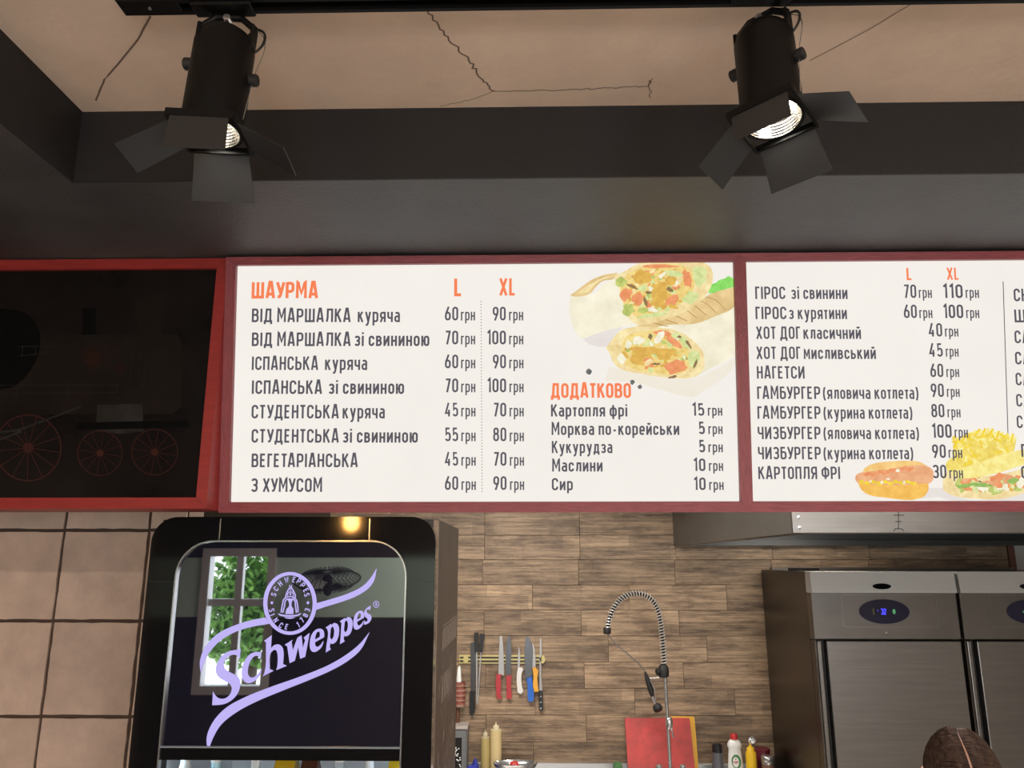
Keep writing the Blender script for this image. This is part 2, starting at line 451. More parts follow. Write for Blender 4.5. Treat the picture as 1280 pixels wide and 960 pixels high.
# hairline cracks in the ceiling plaster
cp = Plane((0, 0, ZC - .0006), (1, 0, 0), (0, -1, 0))
def crack(pix, wd):
    pts = []
    for i in range(len(pix) - 1):
        a, c = cp.uv(*pix[i]), cp.uv(*pix[i + 1]); n = 9
        for k in range(n):
            s = k / n; j = .0035 * random.uniform(-1, 1) * (1 if 0 < k else 0)
            pts.append((a[0] + (c[0] - a[0]) * s + j, a[1] + (c[1] - a[1]) * s + j))
    pts.append(cp.uv(*pix[-1]))
    vs, fs = ribbon2d(pts, wd, False)
    o = mk('crack', ([cp.pt(a, c, 0) for a, c in vs], fs), M['crack'], ceil_); return o
crack([(534, 12), (560, 46), (586, 76), (604, 100), (618, 114)], .0032)
crack([(618, 114), (700, 113), (760, 110), (810, 108), (815, 98)], .0018)
crack([(618, 114), (590, 124), (550, 133)], .0014)
crack([(188, 20), (172, 50), (146, 82), (130, 100), (120, 126)], .0035)
crack([(1148, 0), (1090, 35), (1012, 76)], .0018)
crack([(812, 100), (814, 122)], .0016)

# back wall of the kitchen clad with wood planks
wall_back = struct('wall_back', box(XW - .2, XE + .2, YW, YW + .2, 0, ZS), mat('plank_joint', (.05, .035, .025), .8))
def plank_material():
    m = mat('wood_planks', (.375, .265, .168), .55, var=.5, vscale=7, stretch=(.55, 1, 13), bump=.12, bscale=40, objrand=.16, col2=(.16, .108, .07))
    nt = m.node_tree; L = nt.links; p = nt.nodes['Principled BSDF']
    src = p.inputs['Base Color'].links[0].from_socket
    tc = nt.nodes.new('ShaderNodeTexCoord'); oi = nt.nodes.new('ShaderNodeObjectInfo')
    mp = nt.nodes.new('ShaderNodeMapping'); mp.inputs['Rotation'].default_value = (PI / 2, 0, 0)
    ad = nt.nodes.new('ShaderNodeVectorMath'); cb = nt.nodes.new('ShaderNodeCombineXYZ'); mu = nt.nodes.new('ShaderNodeMath'); mu.operation = 'MULTIPLY'; mu.inputs[1].default_value = 31.7
    L.new(oi.outputs['Random'], mu.inputs[0]); L.new(mu.outputs[0], cb.inputs[0])
    L.new(tc.outputs['Object'], ad.inputs[0]); L.new(cb.outputs[0], ad.inputs[1])
    L.new(ad.outputs[0], mp.inputs[0])
    br = nt.nodes.new('ShaderNodeTexBrick'); br.inputs['Scale'].default_value = 1; br.inputs['Brick Width'].default_value = .47; br.inputs['Row Height'].default_value = .0738
    br.inputs['Mortar Size'].default_value = .0009; br.inputs['Mortar Smooth'].default_value = .3; br.inputs['Bias'].default_value = -.1
    br.inputs['Color1'].default_value = (1.12, 1.11, 1.1, 1); br.inputs['Color2'].default_value = (.74, .73, .74, 1); br.inputs['Mortar'].default_value = (.6, .58, .58, 1)
    L.new(mp.outputs[0], br.inputs[0])
    mx = nt.nodes.new('ShaderNodeMix'); mx.data_type = 'RGBA'; mx.blend_type = 'MULTIPLY'; mx.inputs[0].default_value = .85
    L.new(src, mx.inputs[6]); L.new(br.outputs[0], mx.inputs[7])
    # dark worn smudges
    n3 = nt.nodes.new('ShaderNodeTexNoise'); n3.inputs['Scale'].default_value = 3.2; n3.inputs['Detail'].default_value = 8; n3.inputs['Roughness'].default_value = .75
    mp3 = nt.nodes.new('ShaderNodeMapping'); mp3.inputs['Scale'].default_value = (1, 1, 5); L.new(ad.outputs[0], mp3.inputs[0]); L.new(mp3.outputs[0], n3.inputs[0])
    r3 = nt.nodes.new('ShaderNodeValToRGB'); r3.color_ramp.elements[0].position = .40; r3.color_ramp.elements[0].color = (.36, .34, .34, 1); r3.color_ramp.elements[1].position = .56; r3.color_ramp.elements[1].color = (1, 1, 1, 1)
    L.new(n3.outputs[0], r3.inputs[0])
    m2 = nt.nodes.new('ShaderNodeMix'); m2.data_type = 'RGBA'; m2.blend_type = 'MULTIPLY'; m2.inputs[0].default_value = .8
    L.new(mx.outputs[2], m2.inputs[6]); L.new(r3.outputs[0], m2.inputs[7]); L.new(m2.outputs[2], p.inputs['Base Color'])
    return m
M['plank'] = plank_material()
zrow = P(700, 630 + 113 * .34375, YW).z; PHT = (zrow - P(700, 630 + 865 * .34375, YW).z) / 8
PLN = P(540 + 905 * .3437, 775, YW).x - P(540 + 550 * .3437, 775, YW).x
x190 = P(540 + 190 * .3437, 775, YW).x
offs = {0: 0, -1: 0, 1: -.02, 2: .5, 3: 0, 4: .27, 5: .02, 6: .52, 7: .03, 8: .5, 9: .2}
XWD = P(1258, 690, YW).x
pmesh = None
for r in range(-2, 11):
    z1 = zrow - r * PHT; z0 = z1 - PHT
    x = x190 + offs.get(r, .35) * PLN - 3 * PLN
    while x < XWD:
        xa, xb = max(x, -1.15), min(x + PLN, XWD)
        if xb - xa > .03:
            fullp = abs((xb - xa) - PLN) < 1e-6
            if fullp and pmesh is not None:
                o = bpy.data.objects.new('plank', pmesh); COL.objects.link(o); o.parent = wall_back
            else:
                o = mk('plank', box(0, xb - xa - .0016, -.008, 0, 0, PHT - .0016, .0012), M['plank'], wall_back, local=True)
                if fullp: pmesh = o.data
            o.location = (xa, YW, z0)
        x += PLN
struct('trim_5', box(XWD, XWD + .035, YW - .02, YW, 0, ZS), mat('red_brown_trim', (.13, .05, .035), .5))
struct('trim_6', box(XWD + .035, XE + .2, YW - .012, YW, 0, ZS), mat('pale_grey_paint', (.42, .40, .38), .7))
# room sides behind and beside the camera
M['paint'] = mat('pale_green_grey_paint', (.60, .82, .76), .7, var=.05, vscale=2)
M['wains'] = mat('dark_brown_cladding', (.03, .025, .022), .6)
struct('wall_right', box(XE, XE + .2, YB, YW, 0, ZC), mat('warm_grey_paint', (.34, .31, .28), .75, var=.06, vscale=2))
struct('wall_left', box(XW - .2, XW, YB, YW, 0, ZS), mat('warm_beige_paint', (.36, .30, .25), .75, var=.06, vscale=2))
def wall_cells():
    xs = sorted({XW - .2, XE + .2} | {v for q in WINS for v in q[:2]}); zs = sorted({0, 1.58, 2.08, ZC} | {v for q in WINS for v in q[2:]})
    lo, hi = [], []
    for i in range(len(xs) - 1):
        for j in range(len(zs) - 1):
            cx, cz = (xs[i] + xs[i + 1]) / 2, (zs[j] + zs[j + 1]) / 2
            if any(q[0] < cx < q[1] and q[2] < cz < q[3] for q in WINS): continue
            (hi if 1.58 < cz < 2.08 else lo).append(box(xs[i], xs[i + 1], YB - .15, YB, zs[j], zs[j + 1]))
    return lo, hi
lo, hi = wall_cells()
struct('wall_front', join(*lo), M['wains']); struct('wall_front_band', join(*hi), M['paint'])
M['white'] = mat('white_frame', (.75, .75, .78), .4)
for i, (x0, x1, z0, z1) in enumerate(WINS):  # second and third windows are unseen, added to let in daylight
    wr = struct('window_%d' % (i + 1), ring_prism(Plane((0, YB, 0), (1, 0, 0), (0, 0, 1)), [(x0 - .05, z0 - .05), (x1 + .05, z0 - .05), (x1 + .05, z1 + .05), (x0 - .05, z1 + .05)],
                [(x0 + .05, z0 + .05), (x1 - .05, z0 + .05), (x1 - .05, z1 - .05), (x0 + .05, z1 - .05)], -.03, -.08) if False else
                join(box(x0, x0 + .07, YB - .09, YB + .02, z0, z1), box(x1 - .07, x1, YB - .09, YB + .02, z0, z1), box(x0, x1, YB - .085, YB + .018, z0, z0 + .07), box(x0, x1, YB - .085, YB + .018, z1 - .07, z1)), M['white'])
    zt = z0 + (z1 - z0) * .62
    mk('transom', box(x0 + .06, x1 - .06, YB - .07, YB - .01, zt - .03, zt + .03), M['white'], wr)
    mk('mullion', box((x0 + x1) / 2 - .03, (x0 + x1) / 2 + .03, YB - .068, YB - .012, z0 + .06, z1 - .06), M['white'], wr)

# ------------------------------------------------------------------ tiled partition on the left
YT = 2.64
xt = [P(85, 640, YT).x, P(190, 640, YT).x]; TS = xt[1] - xt[0]
zt0 = P(40, 663, YT).z; TH = zt0 - P(40, 776, YT).z
XTR = P(236, 650, YT).x
M['tile'] = mat('beige_stone_tile', (.74, .55, .44), .5, var=.22, vscale=5, bump=.12, bscale=40, objrand=.06)
M['grout'] = mat('brown_grout', (.10, .062, .045), .9)
wl = struct('wall_tiled', box(XW, XTR, YT, YT + .12, 0, ZS), M['grout'])
def tile_geo(x0, x1, z0, z1):
    """tile with slightly uneven cut edges and a small pillowed rim"""
    pl = Plane((0, YT, 0), (1, 0, 0), (0, 0, 1)); pts = []
    cs = [(x0, z0), (x1, z0), (x1, z1), (x0, z1)]
    for i in range(4):
        a, c = cs[i], cs[(i + 1) % 4]; d = Vector((c[0] - a[0], c[1] - a[1])); nn = Vector((-d.y, d.x)).normalized(); n = 9
        for k in range(n):
            j = random.uniform(-.0005, .0022) if k else .001
            pts.append((a[0] + d.x * k / n + nn.x * j, a[1] + d.y * k / n + nn.y * j))
    return prism(pl, pts, 0, .007)
for c in range(-6, 2):
    x0 = xt[0] + c * TS; x1 = x0 + TS
    if c == 1: x1 = XTR
    if x1 < -1.75: continue
    for r in range(-2, 6):
        z1 = zt0 - r * TH
        if z1 > ZS + .01: continue
        g = .0048
        q = tile_geo(x0 + g, x1 - g, z1 - TH + g, z1 - g); cx = Vector((x0, YT, z1 - TH))
        o = mk('tile', ([v - cx for v in q[0]], q[1]), M['tile'], wl, local=True); o.location = cx

# ================================================================== MENU LIGHT BOX
TB = math.radians(8)
pb0 = P(640, 318, YBD)
BP = Plane((0, YBD, ZS - .004), (1, 0, 0), (0, -math.sin(TB), math.cos(TB)))   # v runs up the sloping face; 0 at the top
U = BP.uv
uL = U(280.5, 480)[0]; uR = uL + (U(925, 480)[0] - uL) * 2.02
vT = -.001; vB = U(640, 640)[1]; FW = (U(293, 480)[0] - uL)
uD0, uD1 = U(920, 480)[0], U(935, 480)[0]
vi1 = U(600, 330.5)[1]; vi0 = U(600, 627)[1]
bc = BP.pt((uL + uR) / 2, vB, 0)
lb = thing('menu_lightbox', 'long back-lit menu sign in a maroon wooden frame hung under the dark soffit', 'menu sign', bc)
def bprism(pts, h0, h1): return prism(BP, pts, h0, h1)
mk('cabinet', bprism([(uL + .004, vB + .004), (uR - .004, vB + .004), (uR - .004, vT - .02), (uL + .004, vT - .02)], -.07, -.012), mat('grey_aluminium', (.38, .37, .36), .5, .3), lb)
HF = .014
top_in = vi1; bot_in = vi0
mid = (uD0 + uD1) / 2; hw = (uD1 - uD0) / 2
mk('frame_rail', bprism([(uL, vT), (uL + FW, top_in), (mid - hw, top_in), (mid, top_in + hw * 1.3), (mid + hw, top_in), (uR - FW, top_in), (uR, vT)], -.03, HF), M['red'], lb)
mk('frame_rail', bprism([(uL, vB), (uL + FW, bot_in), (mid - hw, bot_in), (mid, bot_in - hw * 1.3), (mid + hw, bot_in), (uR - FW, bot_in), (uR, vB)], -.03, HF), M['red'], lb)
M['redv'] = mat('red_stained_wood_upright', (.29, .058, .068), .42, var=.28, vscale=14, stretch=(14, 14, 1.5), bump=.25, bscale=30)
e = .0007
mk('frame_stile', bprism([(uL, vB + e), (uL + FW, bot_in + e), (uL + FW, top_in - e), (uL, vT - e)], -.03, HF), M['redv'], lb)
mk('frame_stile', bprism([(uR, vB + e), (uR - FW, bot_in + e), (uR - FW, top_in - e), (uR, vT - e)], -.03, HF), M['redv'], lb)
mk('mullion', bprism([(mid - hw, bot_in + e), (mid, bot_in - hw * 1.3 + e), (mid + hw, bot_in + e), (mid + hw, top_in - e), (mid, top_in + hw * 1.3 - e), (mid - hw, top_in - e)], -.03, HF), M['redv'], lb)
def sheet(u0, u1, label):
    s = mk('backlit_sheet', flat(BP, [(u0, bot_in), (u1, bot_in), (u1, top_in), (u0, top_in)], (), 0), M['sheet'], lb, label=label)
    return s
s1 = sheet(uL + FW, mid - hw, 'white menu sheet with wraps picture and orange headings')
s2 = sheet(mid + hw, uR - FW, 'white menu sheet with hot dog and pita pictures')
TL = .0018
def put(sheet_, s, c, x0, x1, yb, ch, sy=0, m='ink', h=TL, sw=None):
    """c = crop (ox, oy, scale): writes s from x0 to x1 with baseline yb and cap height ch, all in that crop"""
    ox, oy, k = c
    a = U(ox + x0 * k, oy + yb * k); d = U(ox + x1 * k, oy + yb * k); tp = U(ox + x0 * k, oy + (yb - ch) * k)
    g = text_geo(s, BP, a[0], d[0], a[1], d[1], tp[1] - a[1], h, sw)
    return mk('lettering', g, M[m], sheet_)
C4 = (280, 310, .34364); C5 = (660, 310, .34364); C6 = (920, 310, .34384)
put(s1, 'ШАУРМА', C4, 102, 338, 183, 58, m='orange', sw=.16)
put(s1, 'L', C4, 838, 863, 175, 63, m='orange', sw=.15); put(s1, 'XL', C4, 1002, 1058, 173, 62, m='orange', sw=.15)
rows = [(270, 'ВІД МАРШАЛКА', 102, 458, 'куряча', 487, 637, '60', '90'), (357, 'ВІД МАРШАЛКА', 102, 458, 'зі свининою', 475, 744, '70', '100'),
        (444, 'ІСПАНСЬКА', 102, 340, 'куряча', 368, 518, '60', '90'), (531, 'ІСПАНСЬКА', 102, 354, 'зі свининою', 381, 652, '70', '100'),
        (620, 'СТУДЕНТСЬКА', 101, 415, 'куряча', 432, 582, '45', '70'), (708, 'СТУДЕНТСЬКА', 101, 415, 'зі свининою', 432, 702, '55', '80'),
        (797, 'ВЕГЕТАРІАНСЬКА', 101, 484, None, 0, 0, '45', '70'), (887, 'З ХУМУСОМ', 99, 354, None, 0, 0, '60', '90')]
pbase = [264, 351, 438, 525, 613, 703, 792, 880]
for i, (yb, a, x0, x1, l, x2, x3, p1, p2) in enumerate(rows):
    put(s1, a, C4, x0, x1, yb, 49)
    if l: put(s1, l, C4, x2, x3, yb, 50)
    put(s1, p1, C4, 804, 849, pbase[i], 50); put(s1, 'грн', C4, 862 + i * .3, 911 + i * .4, pbase[i], 42, sw=.13)
    put(s1, p2, C4, (957 if len(p2) == 3 else 978) + i * .3, 1022 + i * .4, pbase[i], 50); put(s1, 'грн', C4, 1037 + i * .5, 1086 + i * .5, pbase[i], 42, sw=.13)
dots = []
for k in range(64):
    s = k / 63; a = U(C4[0] + (935 + 4 * s) * C4[2], C4[1] + (195 + 690 * s) * C4[2]); r = .0011
    dots.append(flat(BP, [(a[0] - r, a[1] - r), (a[0] + r, a[1] - r), (a[0] + r, a[1] + r), (a[0] - r, a[1] + r)], (), TL))
mk('dotted_line', join(*dots), M['ink'], s1)['kind'] = 'stuff'
put(s1, 'ДОДАТКОВО', C5, 84, 370, 545, 52, m='orange', sw=.16, h=.0036)
for (s, x0, x1, yb, p, p0, p1, pb_, g0, g1) in [('Картопля фрі', 84, 358, 613, '15', 597, 638, 610, 654, 704), ('Морква по-корейськи', 86, 547, 680, '5', 621, 640, 677, 656, 705),
        ('Кукурудза', 87, 304, 746, '5', 622, 641, 743, 656, 706), ('Маслини', 88, 268, 813, '10', 602, 642, 811, 658, 707), ('Сир', 87, 160, 881, '10', 603, 643, 880, 659, 709)]:
    put(s1, s, C5, x0, x1, yb, 44); put(s1, p, C5, p0, p1, pb_, 45); put(s1, 'грн', C5, g0, g1, pb_, 38, sw=.13)
put(s2, 'L', C6, 620, 637, 117, 44, m='orange', sw=.14); put(s2, 'XL', C6, 766, 808, 116, 44, m='orange', sw=.14)
for (s, x0, x1, l, x2, x3, yb) in [('ГІРОС', 70, 176, 'зі свинини', 200, 402, 186), ('ГІРОС', 71, 180, 'з курятини', 192, 400, 259), ('ХОТ ДОГ', 73, 231, 'класичний', 245, 451, 331),
        ('ХОТ ДОГ', 74, 232, 'мисливський', 246, 505, 404), ('НАГЕТСИ', 76, 246, None, 0, 0, 475), ('ГАМБУРГЕР', 77, 303, '(яловича котлета)', 316, 660, 549),
        ('ГАМБУРГЕР', 78, 304, '(курина котлета)', 318, 638, 621), ('ЧИЗБУРГЕР', 79, 304, '(яловича котлета)', 318, 662, 695), ('ЧИЗБУРГЕР', 80, 305, '(курина котлета)', 318, 641, 768), ('КАРТОПЛЯ ФРІ', 81, 375, None, 0, 0, 840)]:
    put(s2, s, C6, x0, x1, yb, 45)
    if l: put(s2, l, C6, x2, x3, yb, 45)
for (p, p0, p1, g0, g1, yb) in [('70', 607, 650, 662, 707, 183), ('110', 750, 818, 832, 878, 183), ('60', 608, 652, 664, 709, 256), ('100', 751, 820, 834, 879, 256), ('40', 698, 744, 757, 803, 323),
        ('45', 700, 746, 760, 804, 396), ('60', 704, 748, 762, 806, 470), ('90', 706, 750, 764, 808, 542), ('80', 708, 752, 766, 811, 616), ('100', 710, 778, 792, 838, 690), ('90', 711, 757, 770, 817, 763), ('30', 713, 759, 773, 820, 837)]:
    put(s2, p, C6, p0, p1, yb, 49, h=.0046); put(s2, 'грн', C6, g0, g1, yb, 39, sw=.13, h=.0046)
a, c = U(C6[0] + 970 * C6[2], C6[1] + 122 * C6[2]), U(C6[0] + 988 * C6[2], C6[1] + 685 * C6[2])
vs, fs = ribbon2d([a, c], .0021, False); mk('divider_line', ([BP.pt(x, y, .0012) for x, y in vs], fs), M['ink'], s2)
for (s, x0, wd, yb) in [('СН', 1007, 48, 195), ('Ш', 1009, 36, 271), ('СА', 1010, 50, 347), ('СА', 1012, 50, 424), ('СА', 1014, 47, 500), ('СА', 1016, 47, 577), ('СА', 1018, 47, 655), ('П', 1033, 27, 759), ('С', 1033, 27, 838)]:
    put(s2, s, C6, x0, x0 + wd, yb, 46, h=.0046)

# ---- food pictures printed on the sheets (flat shapes in the sheet plane, stacked a fraction of a millimetre)
class Print:
    def __init__(s, sheet_, crop): s.sh = sheet_; s.c = crop; s.h = .0002
    def uv(s, x, y): return U(s.c[0] + x * s.c[2], s.c[1] + y * s.c[2])
    def poly(s, name, pts, m, smooth=4, corner=60, hstep=.00012):
        s.h += hstep
        q = [s.uv(*p) for p in pts]
        if smooth: q = [(v.x, v.y) for v in smooth_path(q, smooth, True, corner)]
        return mk(name, flat(BP, q, (), s.h), m, s.sh)
    def blobs(s, name, lst, m):
        """several irregular patches of one colour"""
        s.h += .00012; gs = []
        for (x, y, rx, ry, a) in lst:
            n = 14; q = []
            for k in range(n):
                t = 2 * PI * k / n; rr = random.uniform(.72, 1.15)
                dx, dy = rx * rr * math.cos(t), ry * rr * math.sin(t); ca, sa = math.cos(math.radians(a)), math.sin(math.radians(a))
                q.append(s.uv(x + dx * ca - dy * sa, y + dx * sa + dy * ca))
            gs.append(flat(BP, q, (), s.h))
        o = mk(name, join(*gs), m, s.sh); o['kind'] = 'stuff'; return o
    def lines(s, name, lst, wd, m):
        s.h += .00012; gs = []
        for pts in lst:
            vs, fs = ribbon2d([(v.x, v.y) for v in smooth_path([s.uv(*p) for p in pts], 3)], wd, False); gs.append(([BP.pt(x, y, s.h) for x, y in vs], fs))
        o = mk(name, join(*gs), m, s.sh); o['kind'] = 'stuff'; return o
def gv(n, rgb, c2, vs=70): return glow(n, rgb, 1, var=.2, vscale=vs, col2=c2)
F_ = dict(cream=gv('print_cream', (242, 236, 214), (228, 221, 192), 14), tan=gv('print_tan', (232, 205, 150), (212, 180, 120), 25), rim=gv('print_rim', (243, 228, 178), (226, 196, 130), 40),
          ochre=gv('print_ochre', (226, 184, 88), (206, 158, 70)), gold=gv('print_gold', (238, 216, 142), (226, 192, 104)), org=gv('print_orange', (234, 158, 108), (224, 132, 84)),
          grn=gv('print_green', (200, 206, 118), (160, 178, 88)), lgrn=gv('print_pale_green', (222, 226, 165), (190, 206, 128)), brn=gv('print_brown', (156, 124, 78), (118, 96, 70)),
          lett=gv('print_lettuce', (150, 222, 110), (118, 204, 86)), salad=gv('print_salad', (164, 196, 104), (118, 160, 76)), wht=gv('print_white', (248, 242, 222), (232, 222, 190)), shd=gv('print_mauve', (216, 206, 204), (232, 226, 220), 12),
          shd2=gv('print_sand', (226, 218, 200), (240, 233, 222), 22), grill=gv('print_grill', (190, 150, 84), (164, 124, 66)), pep=gv('print_pepper', (112, 112, 108), (80, 84, 84)),
          bun=gv('print_bun', (242, 208, 138), (234, 184, 104), 40), bunb=gv('print_bun_low', (242, 196, 98), (232, 172, 72), 40), saus=gv('print_sausage', (232, 178, 134), (222, 152, 106), 50),
          must=gv('print_mustard', (242, 216, 70), (226, 190, 40)), fry=gv('print_fries', (240, 222, 120), (226, 196, 76), 60), fry2=gv('print_fries_pale', (248, 236, 158), (238, 214, 112), 60))
w1 = Print(s1, (700, 320, .18745))
w1.poly('picture_shadow', [(150, 552), (300, 500), (420, 470), (380, 540), (320, 600), (200, 590)], F_['shd'])
w1.poly('picture_shadow', [(330, 740), (560, 790), (900, 815), (1168, 680), (1168, 720), (960, 900), (880, 940), (700, 900), (520, 850), (300, 830)], F_['shd2'])
w1.poly('picture_lettuce', [(990, 250), (1008, 192), (1040, 178), (1062, 160), (1098, 150), (1120, 133), (1152, 150), (1155, 210), (1060, 245)], F_['lett'])
w1.poly('picture_wrap', [(62, 340), (72, 268), (150, 262), (235, 248), (290, 190), (370, 150), (400, 230), (430, 330), (490, 452), (400, 476), (300, 500), (145, 552), (105, 510), (72, 420)], F_['cream'])
w1.poly('picture_wrap_fold', [(66, 262), (120, 225), (200, 165), (300, 125), (385, 112), (365, 150), (285, 168), (235, 212), (205, 248), (110, 272)], F_['tan'])
w1.poly('picture_wrap_fold', [(110, 250), (200, 190), (290, 145), (350, 135), (270, 165), (220, 205), (190, 240)], F_['rim'])
w1.poly('picture_wrap', [(480, 470), (540, 452), (700, 420), (850, 365), (960, 280), (1000, 255), (1167, 205), (1167, 670), (950, 780), (900, 812), (700, 700), (560, 500)], F_['cream'])
w1.poly('picture_wrap_grill', [(500, 478), (540, 452), (700, 420), (850, 365), (960, 282), (1000, 255), (1167, 207), (1167, 330), (1040, 400), (900, 452), (700, 462), (560, 498)], F_['tan'])
w1.lines('picture_grill_mark', [[(600 + 62 * k, 440 - 30 * k if k < 3 else 405 - 22 * k), (640 + 66 * k, 452 - 26 * k if k < 3 else 425 - 22 * k), (720 + 64 * k, 470 - 18 * k)] for k in range(7)], .0018, F_['grill'])
w1.poly('picture_wrap_end', [(362, 132), (420, 108), (500, 62), (540, 48), (960, 48), (1005, 80), (1020, 140), (1000, 220), (960, 280), (840, 370), (680, 430), (540, 460), (480, 440), (425, 330), (392, 220)], F_['rim'])
def fill(prt, cx, cy, rx, ry, pal, n, seed, sz):
    rnd = random.Random(seed); by = {}
    for i in range(n):
        t = rnd.uniform(0, 2 * PI); q = math.sqrt(rnd.random()) * .93; k = pal[rnd.randrange(len(pal))]
        s = rnd.uniform(.5, 1.2) * sz * (.45 if k == 'brn' else 1)
        by.setdefault(k, []).append((cx + rx * q * math.cos(t), cy + ry * q * math.sin(t), s * rnd.uniform(.9, 1.7), s * rnd.uniform(.45, .9), rnd.uniform(-60, 60)))
    for k in sorted(by): prt.blobs('picture_filling', by[k], F_[k])
PAL = ['ochre', 'ochre', 'gold', 'gold', 'gold', 'grn', 'lgrn', 'wht', 'brn', 'ochre', 'org', 'rim', 'lgrn']
w1.poly('picture_filling', [(405, 215), (440, 130), (540, 78), (800, 62), (880, 110), (890, 220), (800, 320), (640, 380), (520, 420), (440, 340)], F_['gold'])
fill(w1, 640, 225, 215, 165, PAL, 110, 3, 24)
w1.blobs('picture_filling', [(440, 255, 40, 50, 20), (520, 285, 42, 45, 0), (745, 290, 55, 24, -40), (845, 150, 32, 70, -20), (660, 70, 130, 13, 0)], F_['org'])
w1.blobs('picture_filling', [(660, 260, 50, 75, 20), (550, 140, 70, 50, 0), (740, 160, 40, 45, 0)], F_['ochre'])
w1.blobs('picture_filling', [(405, 175, 42, 38, 0), (455, 360, 40, 45, 40), (550, 365, 40, 22, 0)], F_['grn'])
w1.blobs('picture_filling', [(590, 245, 22, 10, 0), (730, 225, 24, 16, 30), (570, 310, 12, 40, -20), (480, 205, 40, 12, 25)], F_['brn'])
w1.blobs('picture_filling', [(930, 130, 55, 75, 10), (870, 280, 60, 45, -30), (760, 120, 70, 20, 10), (620, 395, 110, 15, -8)], F_['lgrn'])
w1.poly('picture_wrap_end', [(306, 612), (345, 560), (400, 500), (500, 474), (640, 478), (780, 500), (880, 560), (950, 640), (955, 755), (890, 808), (720, 812), (560, 790), (400, 752), (350, 705), (335, 660)], F_['rim'])
w1.poly('picture_filling', [(410, 620), (440, 540), (560, 505), (700, 500), (800, 560), (860, 640), (870, 740), (800, 785), (600, 775), (440, 725)], F_['gold'])
fill(w1, 640, 650, 230, 125, PAL, 110, 5, 20)
w1.blobs('picture_filling', [(770, 740, 75, 48, -15), (680, 518, 70, 22, 8), (755, 575, 70, 24, 38)], F_['org'])
w1.blobs('picture_filling', [(695, 655, 55, 48, 0), (560, 640, 90, 40, 0), (510, 690, 60, 40, 20)], F_['ochre'])
w1.blobs('picture_filling', [(520, 565, 42, 30, 0), (455, 590, 24, 30, 0), (660, 545, 26, 55, 30), (410, 690, 30, 35, 0)], F_['wht'])
w1.blobs('picture_filling', [(890, 690, 40, 75, 10), (830, 580, 25, 60, -35), (770, 530, 32, 22, 0)], F_['lgrn'])
w1.blobs('picture_filling', [(900, 720, 10, 35, 20), (855, 590, 10, 40, -35), (795, 540, 16, 8, 0), (600, 540, 14, 22, 0), (750, 808, 32, 9, -15), (640, 722, 30, 8, 0)], F_['brn'])
w1.blobs('picture_peppercorn', [(190, 772, 19, 21, 0), (480, 842, 15, 17, 0), (530, 874, 16, 18, 0)], F_['pep'])
w2 = Print(s2, (1050, 520, .17969))
w2.poly('picture_shadow', [(140, 540), (560, 575), (700, 560), (720, 500), (640, 500)], F_['shd'])
w2.poly('picture_bun', [(150, 400), (175, 360), (230, 332), (330, 318), (480, 311), (560, 322), (625, 360), (560, 420), (300, 430)], F_['bun'])
w2.poly('picture_sausage', [(106, 440), (118, 405), (190, 388), (330, 372), (500, 345), (590, 345), (640, 370), (652, 410), (640, 455), (560, 482), (300, 482), (130, 470)], F_['saus'])
w2.poly('picture_bun', [(125, 468), (200, 474), (400, 482), (615, 468), (612, 520), (570, 568), (300, 566), (200, 548), (150, 515)], F_['bunb'])
w2.blobs('picture_topping', [(190 + 42 * k, 405 - 6 * k + (7 if k % 2 else -4), 30, 14, -20) for k in range(8)], F_['org'])
w2.blobs('picture_topping', [(150 + 40 * k, 462 + (6 if k % 2 else -5), 24, 13, 10) for k in range(10)], F_['must'])
w2.blobs('picture_topping', [(210, 455, 10, 9, 0), (335, 438, 14, 8, 10), (290, 462, 10, 12, 0), (445, 462, 8, 16, 0), (400, 380, 16, 12, 0)], F_['wht'])
w2.poly('picture_shadow', [(640, 545), (720, 510), (900, 585), (1280, 585), (1300, 520), (1000, 585), (760, 585)], F_['shd'])
w2.poly('picture_fries', [(735, 330), (790, 270), (785, 200), (860, 140), (940, 110), (1030, 100), (1150, 135), (1225, 160), (1200, 250), (1000, 340), (860, 400), (745, 385)], F_['fry'])
rf = random.Random(4); ft = []; fb = []
for k in range(46):
    x, y = rf.uniform(790, 1190), rf.uniform(125, 330)
    if y > 470 - .23 * x + 90: continue
    a = rf.uniform(-35, 70); L_ = rf.uniform(45, 90); (ft if k % 2 else fb).append([(x - L_ * math.cos(math.radians(a)) / 2, y - L_ * math.sin(math.radians(a)) / 2), (x + L_ * math.cos(math.radians(a)) / 2, y + L_ * math.sin(math.radians(a)) / 2)])
for k in range(26):
    x = 800 + 16.5 * k; y = 205 - .62 * (x - 790) if x < 930 else (118 - .12 * (x - 930) if x < 1030 else 106 + .30 * (x - 1030))
    a = rf.uniform(-110, -40); L_ = rf.uniform(16, 38); (fb if k % 3 == 0 else ft).append([(x - 30 * math.cos(math.radians(a)), y - 30 * math.sin(math.radians(a))), (x + L_ * math.cos(math.radians(a)), y + L_ * math.sin(math.radians(a)))])
w2.lines('picture_fries', ft, .0058, F_['fry2']); w2.lines('picture_fries', fb, .0052, F_['must'])
w2.poly('picture_pita', [(722, 400), (760, 380), (1000, 420), (1400, 330), (1420, 420), (1360, 490), (1200, 560), (1100, 578), (900, 572), (780, 552), (715, 515)], F_['rim'])
fill(w2, 1060, 470, 260, 62, ['grn', 'lgrn', 'wht', 'org', 'brn', 'saus', 'ochre'], 60, 9, 32)
w2.blobs('picture_filling', [(860, 485, 60, 16, -8), (980, 480, 90, 18, 5), (1200, 450, 45, 22, -20)], F_['salad'])
w2.blobs('picture_filling', [(1100, 480, 32, 26, 20), (1090, 425, 60, 20, -15)], F_['org'])
